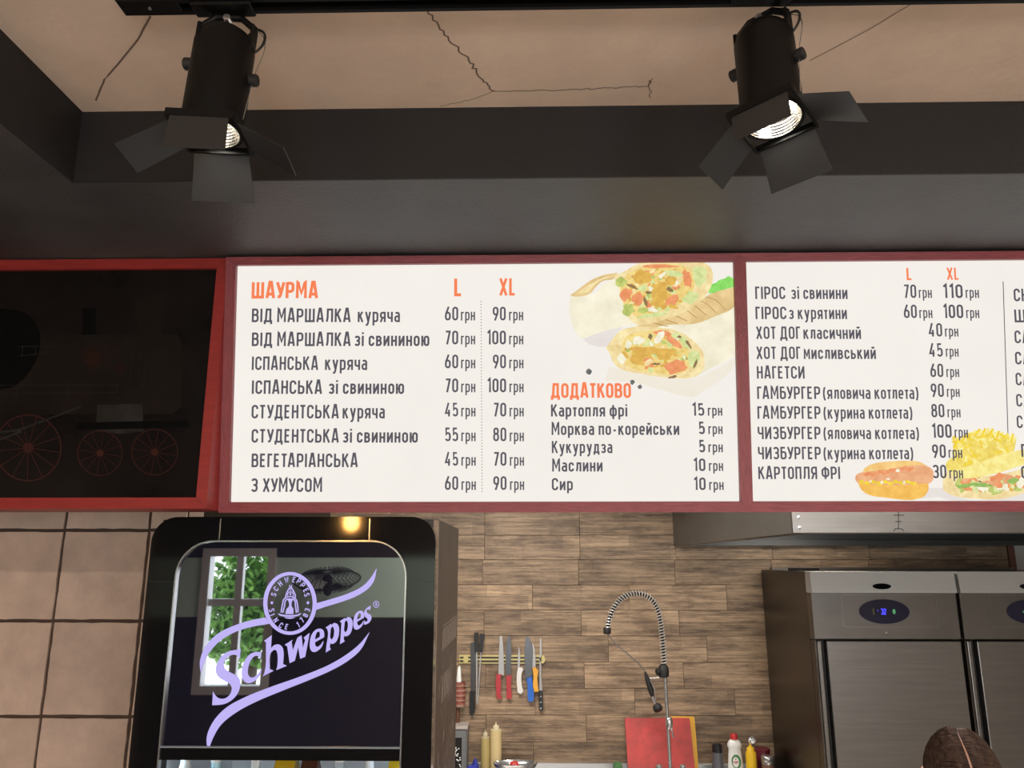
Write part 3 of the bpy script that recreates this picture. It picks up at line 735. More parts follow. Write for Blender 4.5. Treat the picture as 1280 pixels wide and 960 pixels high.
w2.poly('picture_pita', [(765, 385), (850, 360), (1000, 310), (1140, 262), (1240, 238), (1400, 220), (1420, 300), (1260, 345), (1100, 395), (960, 425), (860, 435), (780, 420)], F_['fry2'])

# ================================================================== LOCOMOTIVE PICTURE BOX
LX1 = P(259.5, 633, YBD).x - .003; LX0 = LX1 - 1.30
LZ0 = P(100, 636, YBD).z; LZ1 = ZS - .004
LP = Plane((0, YBD, 0), (1, 0, 0), (0, 0, 1)); LU = LP.uv
lf = LU(272, 330)[0] - LU(259, 330)[0]; RW = .027
pf = thing('picture_box', 'dark picture of a steam locomotive in a red wooden box frame', 'picture', ((LX0 + LX1) / 2, YBD + .06, LZ0))
zi1 = LU(100, 336)[1]; zi0 = LU(100, 622)[1]
mk('side_panel', box(LX1 - .016, LX1, YBD + .016, YBD + .13, LZ0, LZ1), M['redbox'], pf)
mk('side_panel', box(LX0, LX0 + .016, YBD + .016, YBD + .13, LZ0, LZ1), M['redbox'], pf)
mk('bottom_panel', box(LX0 + .016, LX1 - .016, YBD + .016, YBD + .13, LZ0, LZ0 + .014), M['redbox'], pf)
def lpr(p, h0=-.016, h1=0): return prism(LP, p, h0, h1)
mk('frame_rail', lpr([(LX0, LZ1), (LX0 + RW, zi1), (LX1 - RW, zi1), (LX1, LZ1)]), M['redbox'], pf)
mk('frame_rail', lpr([(LX0, LZ0), (LX0 + RW, zi0), (LX1 - RW, zi0), (LX1, LZ0)]), M['redbox'], pf)
mk('frame_stile', lpr([(LX1, LZ0 + e), (LX1 - RW, zi0 + e), (LX1 - RW, zi1 - e), (LX1, LZ1 - e)]), M['redbox'], pf)
mk('frame_stile', lpr([(LX0, LZ0 + e), (LX0 + RW, zi0 + e), (LX0 + RW, zi1 - e), (LX0, LZ1 - e)]), M['redbox'], pf)
M['print'] = mat('dark_print', (.011, .0085, .008), .16, var=.45, vscale=5, spec=.25)
M['print2'] = mat('dark_print_boiler', (.016, .012, .010), .16, var=.3, vscale=7, spec=.25)
M['pline'] = mat('dark_print_red', (.052, .019, .015), .16, spec=.25)
M['pgrey'] = mat('dark_print_grey', (.030, .027, .025), .16, var=.4, vscale=20, spec=.25)
M['pblk'] = mat('dark_print_black', (.004, .004, .004), .16, spec=.25)
HP = -.012
pic = mk('print', lpr([(LX0 + .02, zi0 - .004), (LX1 - .02, zi0 - .004), (LX1 - .02, zi1 + .004), (LX0 + .02, zi1 + .004)], -.03, HP), M['print'], pf)
def q3(x, y): return LU(x / 3, 320 + y / 3)
def lshape(name, pts, m, h, smooth=0):
    q = [q3(*p) for p in pts]
    if smooth: q = [(v.x, v.y) for v in smooth_path(q, smooth, True)]
    return mk(name, flat(LP, q, (), HP + h), m, pic)
def lline(name, segs, wd, m, h):
    gs = []
    for pts in segs:
        vs, fs = ribbon2d([q3(*p) for p in pts], wd, False); gs.append(([LP.pt(x, y, HP + h) for x, y in vs], fs))
    return mk(name, join(*gs), m, pic)
lshape('printed_boiler', [(-600, 290), (660, 290), (672, 330), (672, 560), (640, 590), (-600, 590)], M['print2'], .0003)
lshape('printed_cab', [(-600, 200), (60, 200), (120, 240), (140, 330), (100, 430), (30, 490), (-600, 490)], M['pblk'], .0005, 3)
lshape('printed_chimney', [(500, 150), (610, 140), (600, 290), (510, 290)], M['print2'], .0004)
lshape('printed_dome', [(300, 190), (350, 190), (350, 290), (300, 290)], M['pblk'], .0005)
lshape('printed_cylinder', [(355, 555), (525, 550), (530, 655), (440, 665), (350, 650)], M['pgrey'], .0006)
lshape('printed_underframe', [(275, 622), (700, 612), (700, 640), (275, 650)], M['pblk'], .0007)
lline('printed_handrail', [[(-300, 482), (430, 480)], [(-300, 515), (430, 508)], [(52, 482), (48, 535)], [(247, 478), (244, 528)], [(431, 475), (430, 510)], [(60, 335), (200, 332)], [(75, 335), (72, 372)], [(125, 330), (122, 370)], [(60, 372), (190, 352)],
      [(490, 355), (480, 465)], [(516, 358), (510, 460)], [(541, 370), (530, 490)]], .0012, M['pgrey'], .0008)
lline('printed_connecting_rod', [[(-20, 660), (60, 650), (295, 562)], [(-20, 690), (70, 655)]], .0055, M['pgrey'], .0016)
lshape('printed_emblem', [(300, 350), (350, 345), (378, 380), (340, 420), (310, 400)], mat('print_rust', (.026, .012, .009), .16, spec=.25), .0009)
lshape('printed_emblem', [(425, 405), (455, 395), (460, 430), (435, 440)], mat('print_rust_dim', (.022, .010, .008), .16, spec=.25), .0009)
def wheel(cx, cy, r, ns, rim, m):
    gs = []; n = 40
    pts = [q3(cx + r * math.cos(2 * PI * k / n), cy + r * math.sin(2 * PI * k / n)) for k in range(n)]
    vs, fs = ribbon2d(pts, rim, True); gs.append(([LP.pt(x, y, HP + .0010) for x, y in vs], fs))
    for k in range(ns):
        a = 2 * PI * (k + .3) / ns
        vs, fs = ribbon2d([q3(cx + r * .12 * math.cos(a), cy + r * .12 * math.sin(a)), q3(cx + r * .97 * math.cos(a), cy + r * .97 * math.sin(a))], rim * .62, False)
        gs.append(([LP.pt(x, y, HP + .0010) for x, y in vs], fs))
    gs.append(flat(LP, [q3(cx + r * .16 * math.cos(-2 * PI * k / 12), cy + r * .16 * math.sin(-2 * PI * k / 12)) for k in range(12)], (), HP + .0011))
    return mk('printed_wheel', join(*gs), m, pic)
wheel(95, 717, 124, 13, .0032, M['pline']); wheel(-210, 717, 124, 13, .0032, M['pline']); wheel(366, 737, 84, 12, .0022, M['pline']); wheel(572, 733, 86, 12, .0022, M['pline'])

# ================================================================== TRACK AND SPOTLIGHTS
YTR = PZ(600, -8, ZC - .018).y
tr_x0 = P(150, 10, YTR).x
tr = thing('track_rail', 'black lighting track screwed to the plaster ceiling', 'light track', ((tr_x0 + 1.8) / 2, YTR, ZC - .034))
mk('rail_body', join(box(tr_x0 + .10, 1.8, YTR - .017, YTR - .010, ZC - .037, ZC), box(tr_x0 + .10, 1.8, YTR + .010, YTR + .017, ZC - .037, ZC), box(tr_x0 + .10, 1.8, YTR - .010, YTR + .010, ZC - .018, ZC)), M['blackmetal'], tr)
mk('conductor', box(tr_x0 + .10, 1.8, YTR - .004, YTR + .004, ZC - .022, ZC - .018), mat('dull_copper', (.08, .07, .07), .5, .5), tr)
mk('feed_box', box(tr_x0, tr_x0 + .10, YTR - .019, YTR + .019, ZC - .037, ZC, .002), M['blackmetal'], tr)
mk('screw', lathe([(.003, 0), (.003, .002)], (tr_x0 + .05, YTR, ZC - .039), 10), M['chrome'], tr)

M['bulb'] = mat('lamp_glow', (1, 1, 1), .4, emit=(1, .93, .82), estr=30)
M['refl'] = mat('ribbed_reflector', (.82, .80, .76), .18, 1)
def flapgeo(w0, w1, L_, ang, rotz, notch=0, roll=0):
    """trapezoid leaf hinged at the rim (local: hinge on x, leaf hanging to -z, opened outwards to -y)"""
    if notch: outl = [(-w0 / 2, 0), (-w1 / 2, -L_ * .55), (-w1 * .10, -L_), (w1 / 2, -L_ * .72), (w0 / 2, 0)]
    else: outl = [(-w0 / 2, 0), (-w1 / 2, -L_), (w1 / 2, -L_), (w0 / 2, 0)]
    pl = Plane((0, 0, 0), (1, 0, 0), (0, 0, 1)); g = prism(pl, outl, -.0006, .0006)
    M_ = Matrix.Rotation(rotz, 4, 'Z') @ Matrix.Translation((0, -.051, -.004)) @ Matrix.Rotation(-ang, 4, 'X')
    return xf(g, M_)
def spotlight(label, base, rot, flaps, ztop):
    """base = centre of the mouth; body runs up the local z axis"""
    t = thing('track_spotlight', label, 'spotlight', base, 'track spotlights'); t.rotation_euler = rot
    R_, H_ = .0475, ztop
    mk('can', lathe([(0, .075), (R_ - .003, .075), (R_ - .003, 0), (R_, 0), (R_, H_ - .03), (R_ - .006, H_ - .012), (R_ - .02, H_), (.0, H_ + .002)], n=40) , M['blackmetal'], t, True, True)
    mk('mouth_ring', join(*[box(*q) for q in ((-.052, .052, -.053, -.048, -.006, .006), (-.052, .052, .048, .053, -.006, .006), (-.053, -.048, -.048, .048, -.006, .006), (.048, .053, -.048, .048, -.006, .006))]), M['blackmetal'], t, False, True)
    prof = []
    for k in range(22):
        s = k / 21; prof.append((.0435 - .018 * s * s + (.0007 if k % 2 else -.0007), .001 + .055 * s))
    V, F = lathe(prof, n=40); F = [tuple(reversed(f)) for f in F[:-2]]
    mk('reflector', (V, F), M['refl'], t, False, True)
    mk('bulb', lathe([(.0, .012), (.014, .014), (.022, .024), (.024, .036), (.020, .05)], n=24), M['bulb'], t, True, True)
    for sx, zz in ((-1, .125), (1, .100)):
        k_ = mk('knob', lathe([(.009, 0), (.010, .003), (.010, .013), (.008, .015)], (sx * (R_ - .001), 0, zz), 14, (sx, 0, 0)), M['rubber'], t, True, True)
    # bracket: two arms up to the pivot under the track adapter
    br = [box(-.046, -.041, -.011, .011, H_ - .045, H_ + .012), box(.041, .046, -.011, .011, H_ - .045, H_ + .012)]
    mk('bracket', join(*br, tube([(-.0435, 0, H_ + .01), (-.020, 0, H_ + .03), (.020, 0, H_ + .03), (.0435, 0, H_ + .01)], .006, 8)), M['blackmetal'], t, False, True)
    mk('pivot_bolt', lathe([(.006, -.012), (.006, .012)], (0, 0, H_ + .022), 12, (0, 1, 0)), M['chrome'], t, False, True)
    for f in flaps:
        fo = mk('barn_door', flapgeo(*f), M['flap'], t, False, True)
    c1 = smooth_path([(.03, .02, H_ + .03), (.056, .01, H_ + .012), (.060, .0, H_ - .02), (.050, .0, H_ - .035), (.036, .0, H_ + .0)], 6)
    mk('cable', tube(c1, .0022, 6), M['rubber'], t, True, True)
    mk('safety_wire', tube(smooth_path([(.036, .02, H_ + .03), (.060, .01, H_ - .005), (.054, .0, H_ - .08), (.050, -.01, .02)], 5), .0008, 5), M['chrome'], t, True, True)
    return t
R = math.radians
# leaf: top width, outer width, length, opening angle, rotation about the axis (0 faces the guests), notched
zb1 = P(264, 166, YTR).z; zb2 = P(966, 150, YTR).z
x1 = P(264, 166, YTR).x; x2 = P(966, 150, YTR).x
sp1 = spotlight('black track spotlight with open barn doors above the orange wrap heading', (x1, YTR, zb1), (R(-3), R(2), R(3)),
                [(.088, .094, .058, R(2), 0), (.088, .105, .078, R(30), PI), (.074, .082, .088, R(56), -PI / 2), (.074, .082, .088, R(62), PI / 2)], .188)
sp2 = spotlight('black track spotlight with lit mouth above the joint of the two menu sheets', (x2, YTR, zb2), (R(-9), R(-5), R(-40)),
                [(.088, .090, .046, R(-4), 0), (.088, .10, .072, R(36), PI), (.070, .078, .080, R(48), -PI / 2), (.070, .078, .085, R(60), PI / 2)], .188)
for sp, x in ((sp1, x1), (sp2, x2)):
    # adapter body clipped into the track, belongs to the spotlight
    zb = sp.location.z
    ad = mk('track_adapter', box(-.05, .05, -.018, .018, .222, ZC - zb - .0378, .003), M['blackmetal'], sp, False, True)
    ad.rotation_euler = (sp.rotation_euler.to_matrix().inverted()).to_euler()
    l = bpy.data.lights.new('spot_beam', 'SPOT'); l.energy = 14; l.spot_size = R(60); l.spot_blend = .5; l.color = (1, .88, .72); l.shadow_soft_size = .02
    lo_ = bpy.data.objects.new('spot_beam', l); COL.objects.link(lo_); lo_.location = sp.location + Vector((0, 0, .004)); lo_.rotation_euler = (0, 0, 0)

# ================================================================== DRINKS COOLER
YK = 1.95
KP = Plane((0, YK, 0), (1, 0, 0), (0, 0, 1)); KU = KP.uv
kx0 = KU(184, 726)[0]; kx1 = KU(545, 660)[0]; kz1 = KU(400, 646)[1]
ix0 = KU(218, 730)[0]; ix1 = KU(508, 730)[0]; iz1 = KU(400, 675.5)[1]
hz0 = KU(360, 934)[1]; gz1 = KU(360, 951)[1]
ck = thing('drinks_cooler', 'tall black drinks cooler with a lavender logo on its dark glass header', 'drinks cooler', ((kx0 + kx1) / 2, YK + .33, 0))
M['side'] = mat('brown_black_side', (.030, .021, .016), .42, var=.3, vscale=6, rvar=.1)
t = .02; yb0, yb1 = YK + .055, YK + .64
mk('side_panel', box(kx1 - t, kx1, yb0, yb1, .08, kz1 - .004), M['side'], ck)
mk('side_panel', box(kx0, kx0 + t, yb0, yb1, .08, kz1 - .004), M['side'], ck)
mk('top_panel', box(kx0 + t, kx1 - t, yb0, yb1, kz1 - .03, kz1 - .004), M['side'], ck)
mk('back_panel', box(kx0 + t, kx1 - t, yb1 - .02, yb1, .08, kz1 - .03), mat('white_liner', (.8, .82, .85), .4), ck)
mk('floor_panel', box(kx0 + t, kx1 - t, yb0, yb1 - .02, .08, .14), M['side'], ck)
mk('header_box', box(kx0 + t, kx1 - t, yb0, yb1 - .02, hz0 - .01, kz1 - .03), M['side'], ck)
mk('plinth', box(kx0 + .03, kx1 - .03, yb0 + .03, yb1 - .03, 0, .08), M['rubber'], ck)
for s in (-1, 1): mk('liner', box((kx0 + t if s < 0 else kx1 - t - .004), (kx0 + t + .004 if s < 0 else kx1 - t), yb0, yb1 - .02, .14, hz0 - .01), bpy.data.materials['white_liner'], ck)
# door: rounded outer frame, chrome line, dark header glass, clear glass below
no = 10
outer = rrect(kx0, kx1, .10, kz1, .062, .01, no); inner = rrect(ix0, ix1, .17, iz1, .088, .02, no)
df = mk('door_frame', ring_prism(KP, outer, inner, -.05, .0), M['blackgloss'], ck, True)
inner2 = rrect(ix0 + .0035, ix1 - .0035, .1735, iz1 - .0035, .0845, .0165, no)
mk('chrome_trim', ring_prism(KP, inner, inner2, -.012, .003), M['chrome'], df, True)
for px in (275, 462):
    u = KU(px, 660)[0]; mk('seam', box(u - .0012, u + .0012, YK - .0008, YK + .002, iz1 + .002, kz1 - .004), M['chrome'], df)
for (ax, bx) in ((kx0, ix0 - .002), (ix1 + .002, kx1)):
    z = KU(190, 727)[1]; mk('seam', box(ax + .002, bx, YK - .0006, YK + .002, z - .0006, z + .0006), M['rubber'], df)
hp = [p for p in rrect(ix0, ix1, hz0, iz1, .088, .001, no)]
hg = mk('header_glass', prism(KP, hp, -.014, -.006), M['smoke'], ck)
mk('header_rail', box(ix0, ix1, YK + .002, YK + .03, gz1, hz0), M['blackgloss'], ck)
mk('rail_lip', box(ix0, ix1, YK + .0005, YK + .004, hz0 - .003, hz0 + .001), mat('grey_plastic', (.22, .25, .28), .3), ck)
glass = mat('clear_glass', (1, 1, 1), .0, trans=1, ior=1.05)
mk('door_glass', box(ix0, ix1, YK + .014, YK + .018, .172, gz1), glass, ck)
M['led'] = mat('cold_led', (1, 1, 1), .4, emit=(.62, .82, 1), estr=9)
mk('led_strip', box(kx0 + t + .008, kx0 + t + .022, YK + .075, YK + .085, .2, hz0 - .02), M['led'], ck)
mk('led_strip', box(kx1 - t - .022, kx1 - t - .008, YK + .075, YK + .085, .2, hz0 - .02), M['led'], ck)
shz = [gz1 - .36, gz1 - .72, gz1 - 1.06]
for z in shz: mk('shelf', join(*[tube([(kx0 + .03, yy, z), (kx1 - .03, yy, z)], .003, 6) for yy in [YK + .1 + .04 * k for k in range(12)]], *[tube([(xx, YK + .09, z - .006), (xx, YK + .56, z - .006)], .003, 6) for xx in (kx0 + .06, (kx0 + kx1) / 2, kx1 - .06)]), M['white'], ck)
# scuffs and plate on the cooler's side
rs = random.Random(2); sc = []; SP = Plane((kx1 + .0006, 0, 0), (0, 1, 0), (0, 0, 1))
for k in range(70):
    u, v = yb0 + rs.uniform(.08, .5), P(560, 960, yb0 + .3).z + rs.betavariate(1.1, 2.5) * .55; L_ = rs.uniform(.006, .03)
    vs, fs = ribbon2d([(u, v), (u + rs.uniform(-.006, .006), v - L_)], rs.uniform(.0015, .005), False); sc.append(([SP.pt(a, c, 0) for a, c in vs], fs))
mk('scuff', join(*sc), mat('scuffed_bare_metal', (.45, .37, .33), .6), ck)['kind'] = 'stuff'
tape = []
for (z0, n) in ((kz1 - .34, 7), (kz1 - .47, 5)):
    for k in range(n):
        u = yb0 + .14 + .06 * k; tape.append(box(kx1, kx1 + .0006, u, u + .048, z0, z0 + .055))
        tape.append(box(kx1, kx1 + .0006, u, u + .048, z0 + .06, z0 + .064))
mk('embossed_plate', join(*tape), mat('brown_emboss', (.10, .078, .064), .45), ck)['kind'] = 'stuff'
mk('edge_strip', box(kx1 - .012, kx1 + .001, YK + .05, YK + .062, .1, kz1 - .006), mat('worn_edge', (.20, .15, .11), .4, .6), ck)
# logo
HL = -.0052
def klogo(name, pts, crop, holes=(), m=5, corner=50):
    ox, oy, k = crop; f = lambda L_: [(v.x, v.y) for v in smooth_path([KU(ox + x * k, oy + y * k) for x, y in L_], m, True, corner)]
    return mk(name, flat(KP, f(pts), [f(hh) for hh in holes], HL), M['logo'], hg)
CA = (240, 780, 1 / 6); CB = (360, 740, 1 / 8); C7 = (160, 630, .34375); C3 = (320, 700, .10417)
klogo('logo_letter', [(360, 188), (352, 265), (335, 240), (300, 233), (262, 250), (236, 285), (231, 320), (248, 347), (285, 367), (322, 387), (346, 412), (355, 448), (350, 492), (325, 540), (290, 575), (245, 600), (205, 609), (145, 612), (150, 505), (165, 532), (182, 552), (208, 563), (238, 561), (268, 543), (287, 512), (291, 478), (274, 450), (240, 430), (203, 408), (180, 382), (171, 350), (177, 310), (198, 265), (240, 222), (285, 202), (330, 195)], CA)
klogo('logo_letter', [(516, 210), (508, 270), (495, 248), (478, 240), (455, 250), (430, 285), (415, 335), (415, 380), (430, 402), (455, 402), (485, 380), (517, 335), (505, 385), (470, 425), (430, 445), (400, 442), (378, 420), (367, 380), (372, 325), (393, 270), (430, 228), (470, 212), (500, 212)], CA)
klogo('logo_letter', [(535, 128), (593, 85), (587, 183), (612, 160), (645, 155), (672, 175), (682, 215), (678, 302), (707, 316), (625, 349), (632, 330), (636, 230), (628, 200), (610, 195), (585, 220), (578, 340), (607, 353), (523, 396), (537, 370), (550, 140)], CA)
klogo('logo_letter', [(-40, 530), (42, 478), (30, 500), (42, 585), (84, 470), (92, 455), (130, 435), (142, 560), (165, 485), (150, 458), (210, 410), (203, 455), (165, 652), (115, 670), (95, 555), (62, 690), (10, 715), (-15, 545)], CB, m=2, corner=25)
e1 = [(350, 495), (335, 545), (305, 580), (265, 602), (235, 598), (215, 565), (212, 510), (222, 450), (245, 405), (285, 373), (325, 370), (350, 390), (357, 425), (355, 455), (264, 505), (270, 540), (290, 552), (320, 530), (343, 495)]
e1h = [(265, 478), (270, 440), (285, 405), (303, 397), (312, 410), (312, 450)]
p1 = [(370, 358), (425, 320), (430, 332), (455, 310), (485, 320), (503, 350), (505, 410), (495, 460), (470, 505), (435, 522), (418, 515), (414, 560), (425, 575), (372, 608), (378, 545), (388, 375)]
p1h = [(425, 365), (440, 345), (452, 365), (456, 410), (447, 455), (432, 478), (419, 465), (420, 400)]
mp2 = lambda q: [(512 + (x - 370) * .95, 292 + (y - 355) * .92) for x, y in q]
me2 = lambda q: [(648 + (x - 212) * .75, 190 + (y - 370) * .81) for x, y in q]
klogo('logo_letter', e1, CB, [e1h]); klogo('logo_letter', p1, CB, [p1h]); klogo('logo_letter', mp2(p1), CB, [mp2(p1h)]); klogo('logo_letter', me2(e1), CB, [me2(e1h)])
klogo('logo_letter', [(826, 135), (815, 185), (800, 172), (785, 180), (780, 195), (790, 212), (815, 225), (830, 250), (828, 275), (810, 305), (785, 322), (762, 328), (752, 325), (757, 280), (765, 295), (782, 298), (793, 282), (785, 265), (765, 245), (757, 220), (762, 190), (785, 160), (810, 145)], CB)
circ = lambda cx, cy, rx, ry, n=40, a0=0: [(cx + rx * math.cos(2 * PI * k / n), cy + ry * math.sin(2 * PI * k / n)) for k in range(n)]
klogo('logo_registered_ring', circ(878, 124, 31, 35, 20), CB, [circ(878, 124, 24, 28, 20)], m=1)
def klet(name, s, c, cx, cy, hgt, ang, wide=1.0, sw=.17):
    """single letter centred on a crop point, turned by ang"""
    ox, oy, k = c; a = KU(ox + cx * k, oy + cy * k); b2 = KU(ox + cx * k, oy + (cy - hgt) * k); H_ = b2[1] - a[1]
    lay, W = layout(s); V, F = [], []; ca, sa = math.cos(ang), math.sin(ang)
    for (x, ch) in lay:
        for st in G[ch][1]:
            cl = st[-1] == 'c'; pts = st[:-1] if cl else st
            vs, fs = ribbon2d([((x - W / 2 + p[0]) * wide, p[1] - .5) for p in pts], sw, cl); n = len(V)
            for (u, v) in vs: V.append(KP.pt(a[0] + (u * ca - v * sa) * H_, a[1] + (u * sa + v * ca) * H_, HL))
            F += [tuple(i + n for i in f) for f in fs]
    return mk(name, (V, F), M['logo'], hg)
klet('logo_registered_mark', 'R', CB, 878, 124, 32, 0, 1, .2)
klogo('logo_swoosh', [(262, 620), (258, 575), (275, 525), (320, 475), (390, 440), (450, 422), (497, 413), (512, 436), (450, 447), (390, 465), (330, 500), (290, 545), (268, 590)], C7)
klogo('logo_swoosh', [(680, 362), (740, 345), (800, 325), (850, 300), (880, 270), (903, 233), (895, 275), (875, 305), (830, 335), (770, 358), (720, 373), (676, 388)], C7)
klogo('logo_swoosh', [(878, 465), (840, 510), (790, 550), (720, 590), (620, 630), (520, 665), (420, 705), (350, 745), (305, 795), (283, 850), (287, 905), (305, 855), (335, 805), (390, 760), (460, 722), (560, 680), (660, 640), (740, 605), (800, 570), (845, 530)], C7)
klogo('logo_ring', circ(400, 522, 322, 379, 48), C3, [circ(400, 522, 272, 338, 48)], m=2)
for ch, x, y in zip('SCHWEPPES', (203, 230, 280, 357, 447, 505, 553, 592, 602), (417, 347, 285, 237, 235, 252, 300, 362, 415)):
    a = math.atan2((400 - x) / 272 ** 2 * 1.0, (522 - y) / 338 ** 2); klet('logo_round_letter', ch, C3, x, y, 66, a, 1.25)
for ch, x, y in zip('SINCE1783', (180, 186, 228, 290, 357, 495, 543, 585, 608), (602, 658, 722, 785, 803, 783, 725, 668, 605)):
    a = -math.atan2((400 - x) / 272 ** 2, (y - 522) / 338 ** 2); klet('logo_round_letter', ch, C3, x, y, 66, a, 1.25)
for cx in (182, 616): klogo('logo_diamond', [(cx, 492), (cx + 19, 515), (cx, 538), (cx - 19, 515)], C3, m=1)
klogo('logo_fountain', [(365, 462), (440, 462), (425, 500), (418, 530), (422, 560), (440, 588), (440, 650), (345, 650), (358, 590), (385, 560), (390, 530), (382, 500)], C3, m=2)
klogo('logo_fountain', [(255, 640), (300, 655), (400, 662), (490, 655), (535, 635), (520, 660), (450, 680), (400, 684), (330, 680), (275, 665)], C3, m=3)
klogo('logo_fountain', [(325, 690), (470, 688), (430, 704), (370, 706)], C3, m=2)
def kline(pts, wd):
    q = [KU(C3[0] + x * C3[2], C3[1] + y * C3[2]) for x, y in pts]; q = [(v.x, v.y) for v in smooth_path(q, 4)]
    vs, fs = ribbon2d(q, wd, False); return [KP.pt(x, y, HL) for x, y in vs], fs
W_ = .0031
mk('logo_fountain_jets', join(kline([(355, 455), (328, 470), (310, 530), (292, 632)], W_), kline([(372, 470), (345, 490), (335, 550), (312, 636)], W_), kline([(440, 455), (470, 470), (490, 540), (498, 630)], W_), kline([(432, 470), (458, 490), (466, 550), (478, 636)], W_),
   kline([(400, 330), (372, 370), (352, 420), (345, 450)], W_), kline([(412, 330), (440, 370), (462, 420), (465, 450)], W_), kline([(378, 450), (372, 410), (385, 385), (430, 385), (440, 420), (432, 450)], .0022), kline([(395, 300), (398, 325), (420, 325), (416, 300)], .002), kline([(350, 452), (400, 440), (460, 452)], .0024), kline([(406, 345), (406, 375)], .002), kline([(405, 395), (405, 425)], .004)), M['logo'], hg)

# bottles standing inside the cooler
def bottle(name, label, x, y, zb, H_, r, body_m, cap_m, lab_m=None, grp=None, clear=False):
    b = thing(name, label, 'bottle', (x, y, zb), grp)
    mk('body', lathe([(r * .9, 0), (r, .01), (r, H_ * .60), (r * .96, H_ * .68), (r * .60, H_ * .82), (r * .36, H_ * .90), (r * .36, H_ * .955)], (x, y, zb), 24), body_m, b, True)
    mk('cap', lathe([(r * .42, H_ * .945), (r * .43, H_ * .95), (r * .43, H_ * .995), (r * .38, H_)], (x, y, zb), 20), cap_m, b, True)
    if lab_m: mk('label_band', lathe([(r * 1.01, H_ * .25), (r * 1.01, H_ * .58)], (x, y, zb), 24), lab_m, b, True)
    return b
PL = lambda n, c, r=.35: mat(n, c, r)
M['yel'] = PL('yellow_plastic', (.80, .50, .02)); M['wpl'] = PL('white_plastic', (.82, .82, .80)); M['redpl'] = PL('red_plastic', (.5, .03, .03)); M['cyan'] = PL('pale_blue_plastic', (.45, .72, .78)); M['brownpl'] = PL('brown_plastic', (.14, .05, .03))
M['clearpl'] = mat('clear_bottle', (.85, .9, .92), .08, trans=.85, ior=1.3)
zsh = shz[0] + .004
yk = YK + .14
def kxp(px): return P(px, 952, yk).x
ztop = P(400, 952, yk).z - zsh
for (px, lab, bm_, cm_, lm_, hh, r) in [(232, 'white bottle beside the cold light strip in the cooler', M['wpl'], M['wpl'], M['cyan'], ztop + .03, .034), (271, 'pale blue bottle second from the left in the cooler', M['cyan'], M['wpl'], M['wpl'], ztop + .018, .034),
        (320, 'white bottle left of the yellow carton in the cooler', M['wpl'], M['wpl'], M['yel'], ztop + .022, .032), (424, 'clear bottle in the middle of the cooler shelf', M['clearpl'], M['wpl'], M['cyan'], ztop + .02, .034), (462, 'white bottle near the right edge of the cooler', M['wpl'], M['wpl'], M['redpl'], ztop + .026, .030)]:
    bottle('bottle', lab, kxp(px), yk, zsh, hh, r, bm_, cm_, lm_, 'drinks in the cooler')
def carton(label, px, w_, hh, m):
    x = kxp(px); c = thing('carton', label, 'carton', (x, yk + .02, zsh), 'drinks in the cooler')
    pl = Plane((x, yk + .02, zsh), (1, 0, 0), (0, 0, 1))
    mk('body', box(x - w_ / 2, x + w_ / 2, yk - .01, yk + .05, zsh, zsh + hh - .03), m, c)
    pr = Plane((x - w_ / 2, yk + .02, zsh), (0, 1, 0), (0, 0, 1)); mk('gable', prism(pr, [(-.03, hh - .03), (.03, hh - .03), (.004, hh), (-.004, hh)], 0, w_), m, c)
carton('yellow carton standing left of the clear bottle in the cooler', 356, .05, ztop + .01, M['yel']); carton('brown carton touching the yellow carton in the cooler', 386, .04, ztop + .004, M['brownpl']); carton('yellow carton at the right edge of the cooler', 496, .04, ztop + .012, M['yel'])

# ================================================================== STEEL REFRIGERATOR
YR = 3.76; RP = Plane((0, YR, 0), (1, 0, 0), (0, 0, 1)); RU = RP.uv
c8 = lambda x, y: RU(1000 + x * .21875, 690 + y * .21875)
fx0 = c8(52, 115)[0]; fxm = c8(884, 115)[0]; fz1 = c8(400, 112)[1]; zs1 = c8(400, 226)[1]; zd1 = c8(400, 503)[1]
FWD = fxm - fx0; fx1 = fx0 + 2 * FWD; YRB = YR + .76
fr = thing('steel_refrigerator', 'tall two-door stainless steel refrigerator against the plank wall', 'refrigerator', ((fx0 + fx1) / 2, (YR + YRB) / 2, 0))
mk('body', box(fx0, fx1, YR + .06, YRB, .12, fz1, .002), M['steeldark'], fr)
for sx in (fx0 + .08, fx1 - .08):
    for sy in (YR + .14, YRB - .1): mk('foot', lathe([(.025, 0), (.025, .02), (.014, .03), (.014, .125)], (sx, sy, 0), 14), M['steel'], fr)
mk('top_rear_rail', box(fx0 + .03, fx1, YRB - .1, YRB - .06, fz1 + .0005, fz1 + .014), M['steel'], fr)
mk('top_hinge_bar', box(fx0 - .03 + .03, fx0 + .14, YR + .25, YR + .30, fz1 + .0005, fz1 + .014), M['rubber'], fr)
M['disp'] = mat('dark_blue_display', (.012, .012, .045), .12); M['blue'] = mat('blue_digits', (0, 0, 0), emit=(.06, .06, 1), estr=1.6); M['green'] = mat('green_light', (0, 0, 0), emit=(.12, .5, .2), estr=.6); M['amber'] = mat('amber_light', (0, 0, 0), emit=(.3, .25, .05), estr=.5)
def ell(cx, cy, rx, ry, n=28): return [(cx + rx * math.cos(2 * PI * k / n), cy + ry * math.sin(2 * PI * k / n)) for k in range(n)]
M['lip'] = mat('steel_lip_painted_sheen', (.62, .62, .60), .5, .35)  # paler than the door steel: the lip's bright reflection put into its colour
M['fascia'] = mat('dull_steel_fascia', (.20, .188, .175), .36, 1, var=.15, vscale=4, rvar=.06)
pcx = (c8(480, 340)[0] - fx0); pcz = c8(480, 340)[1]
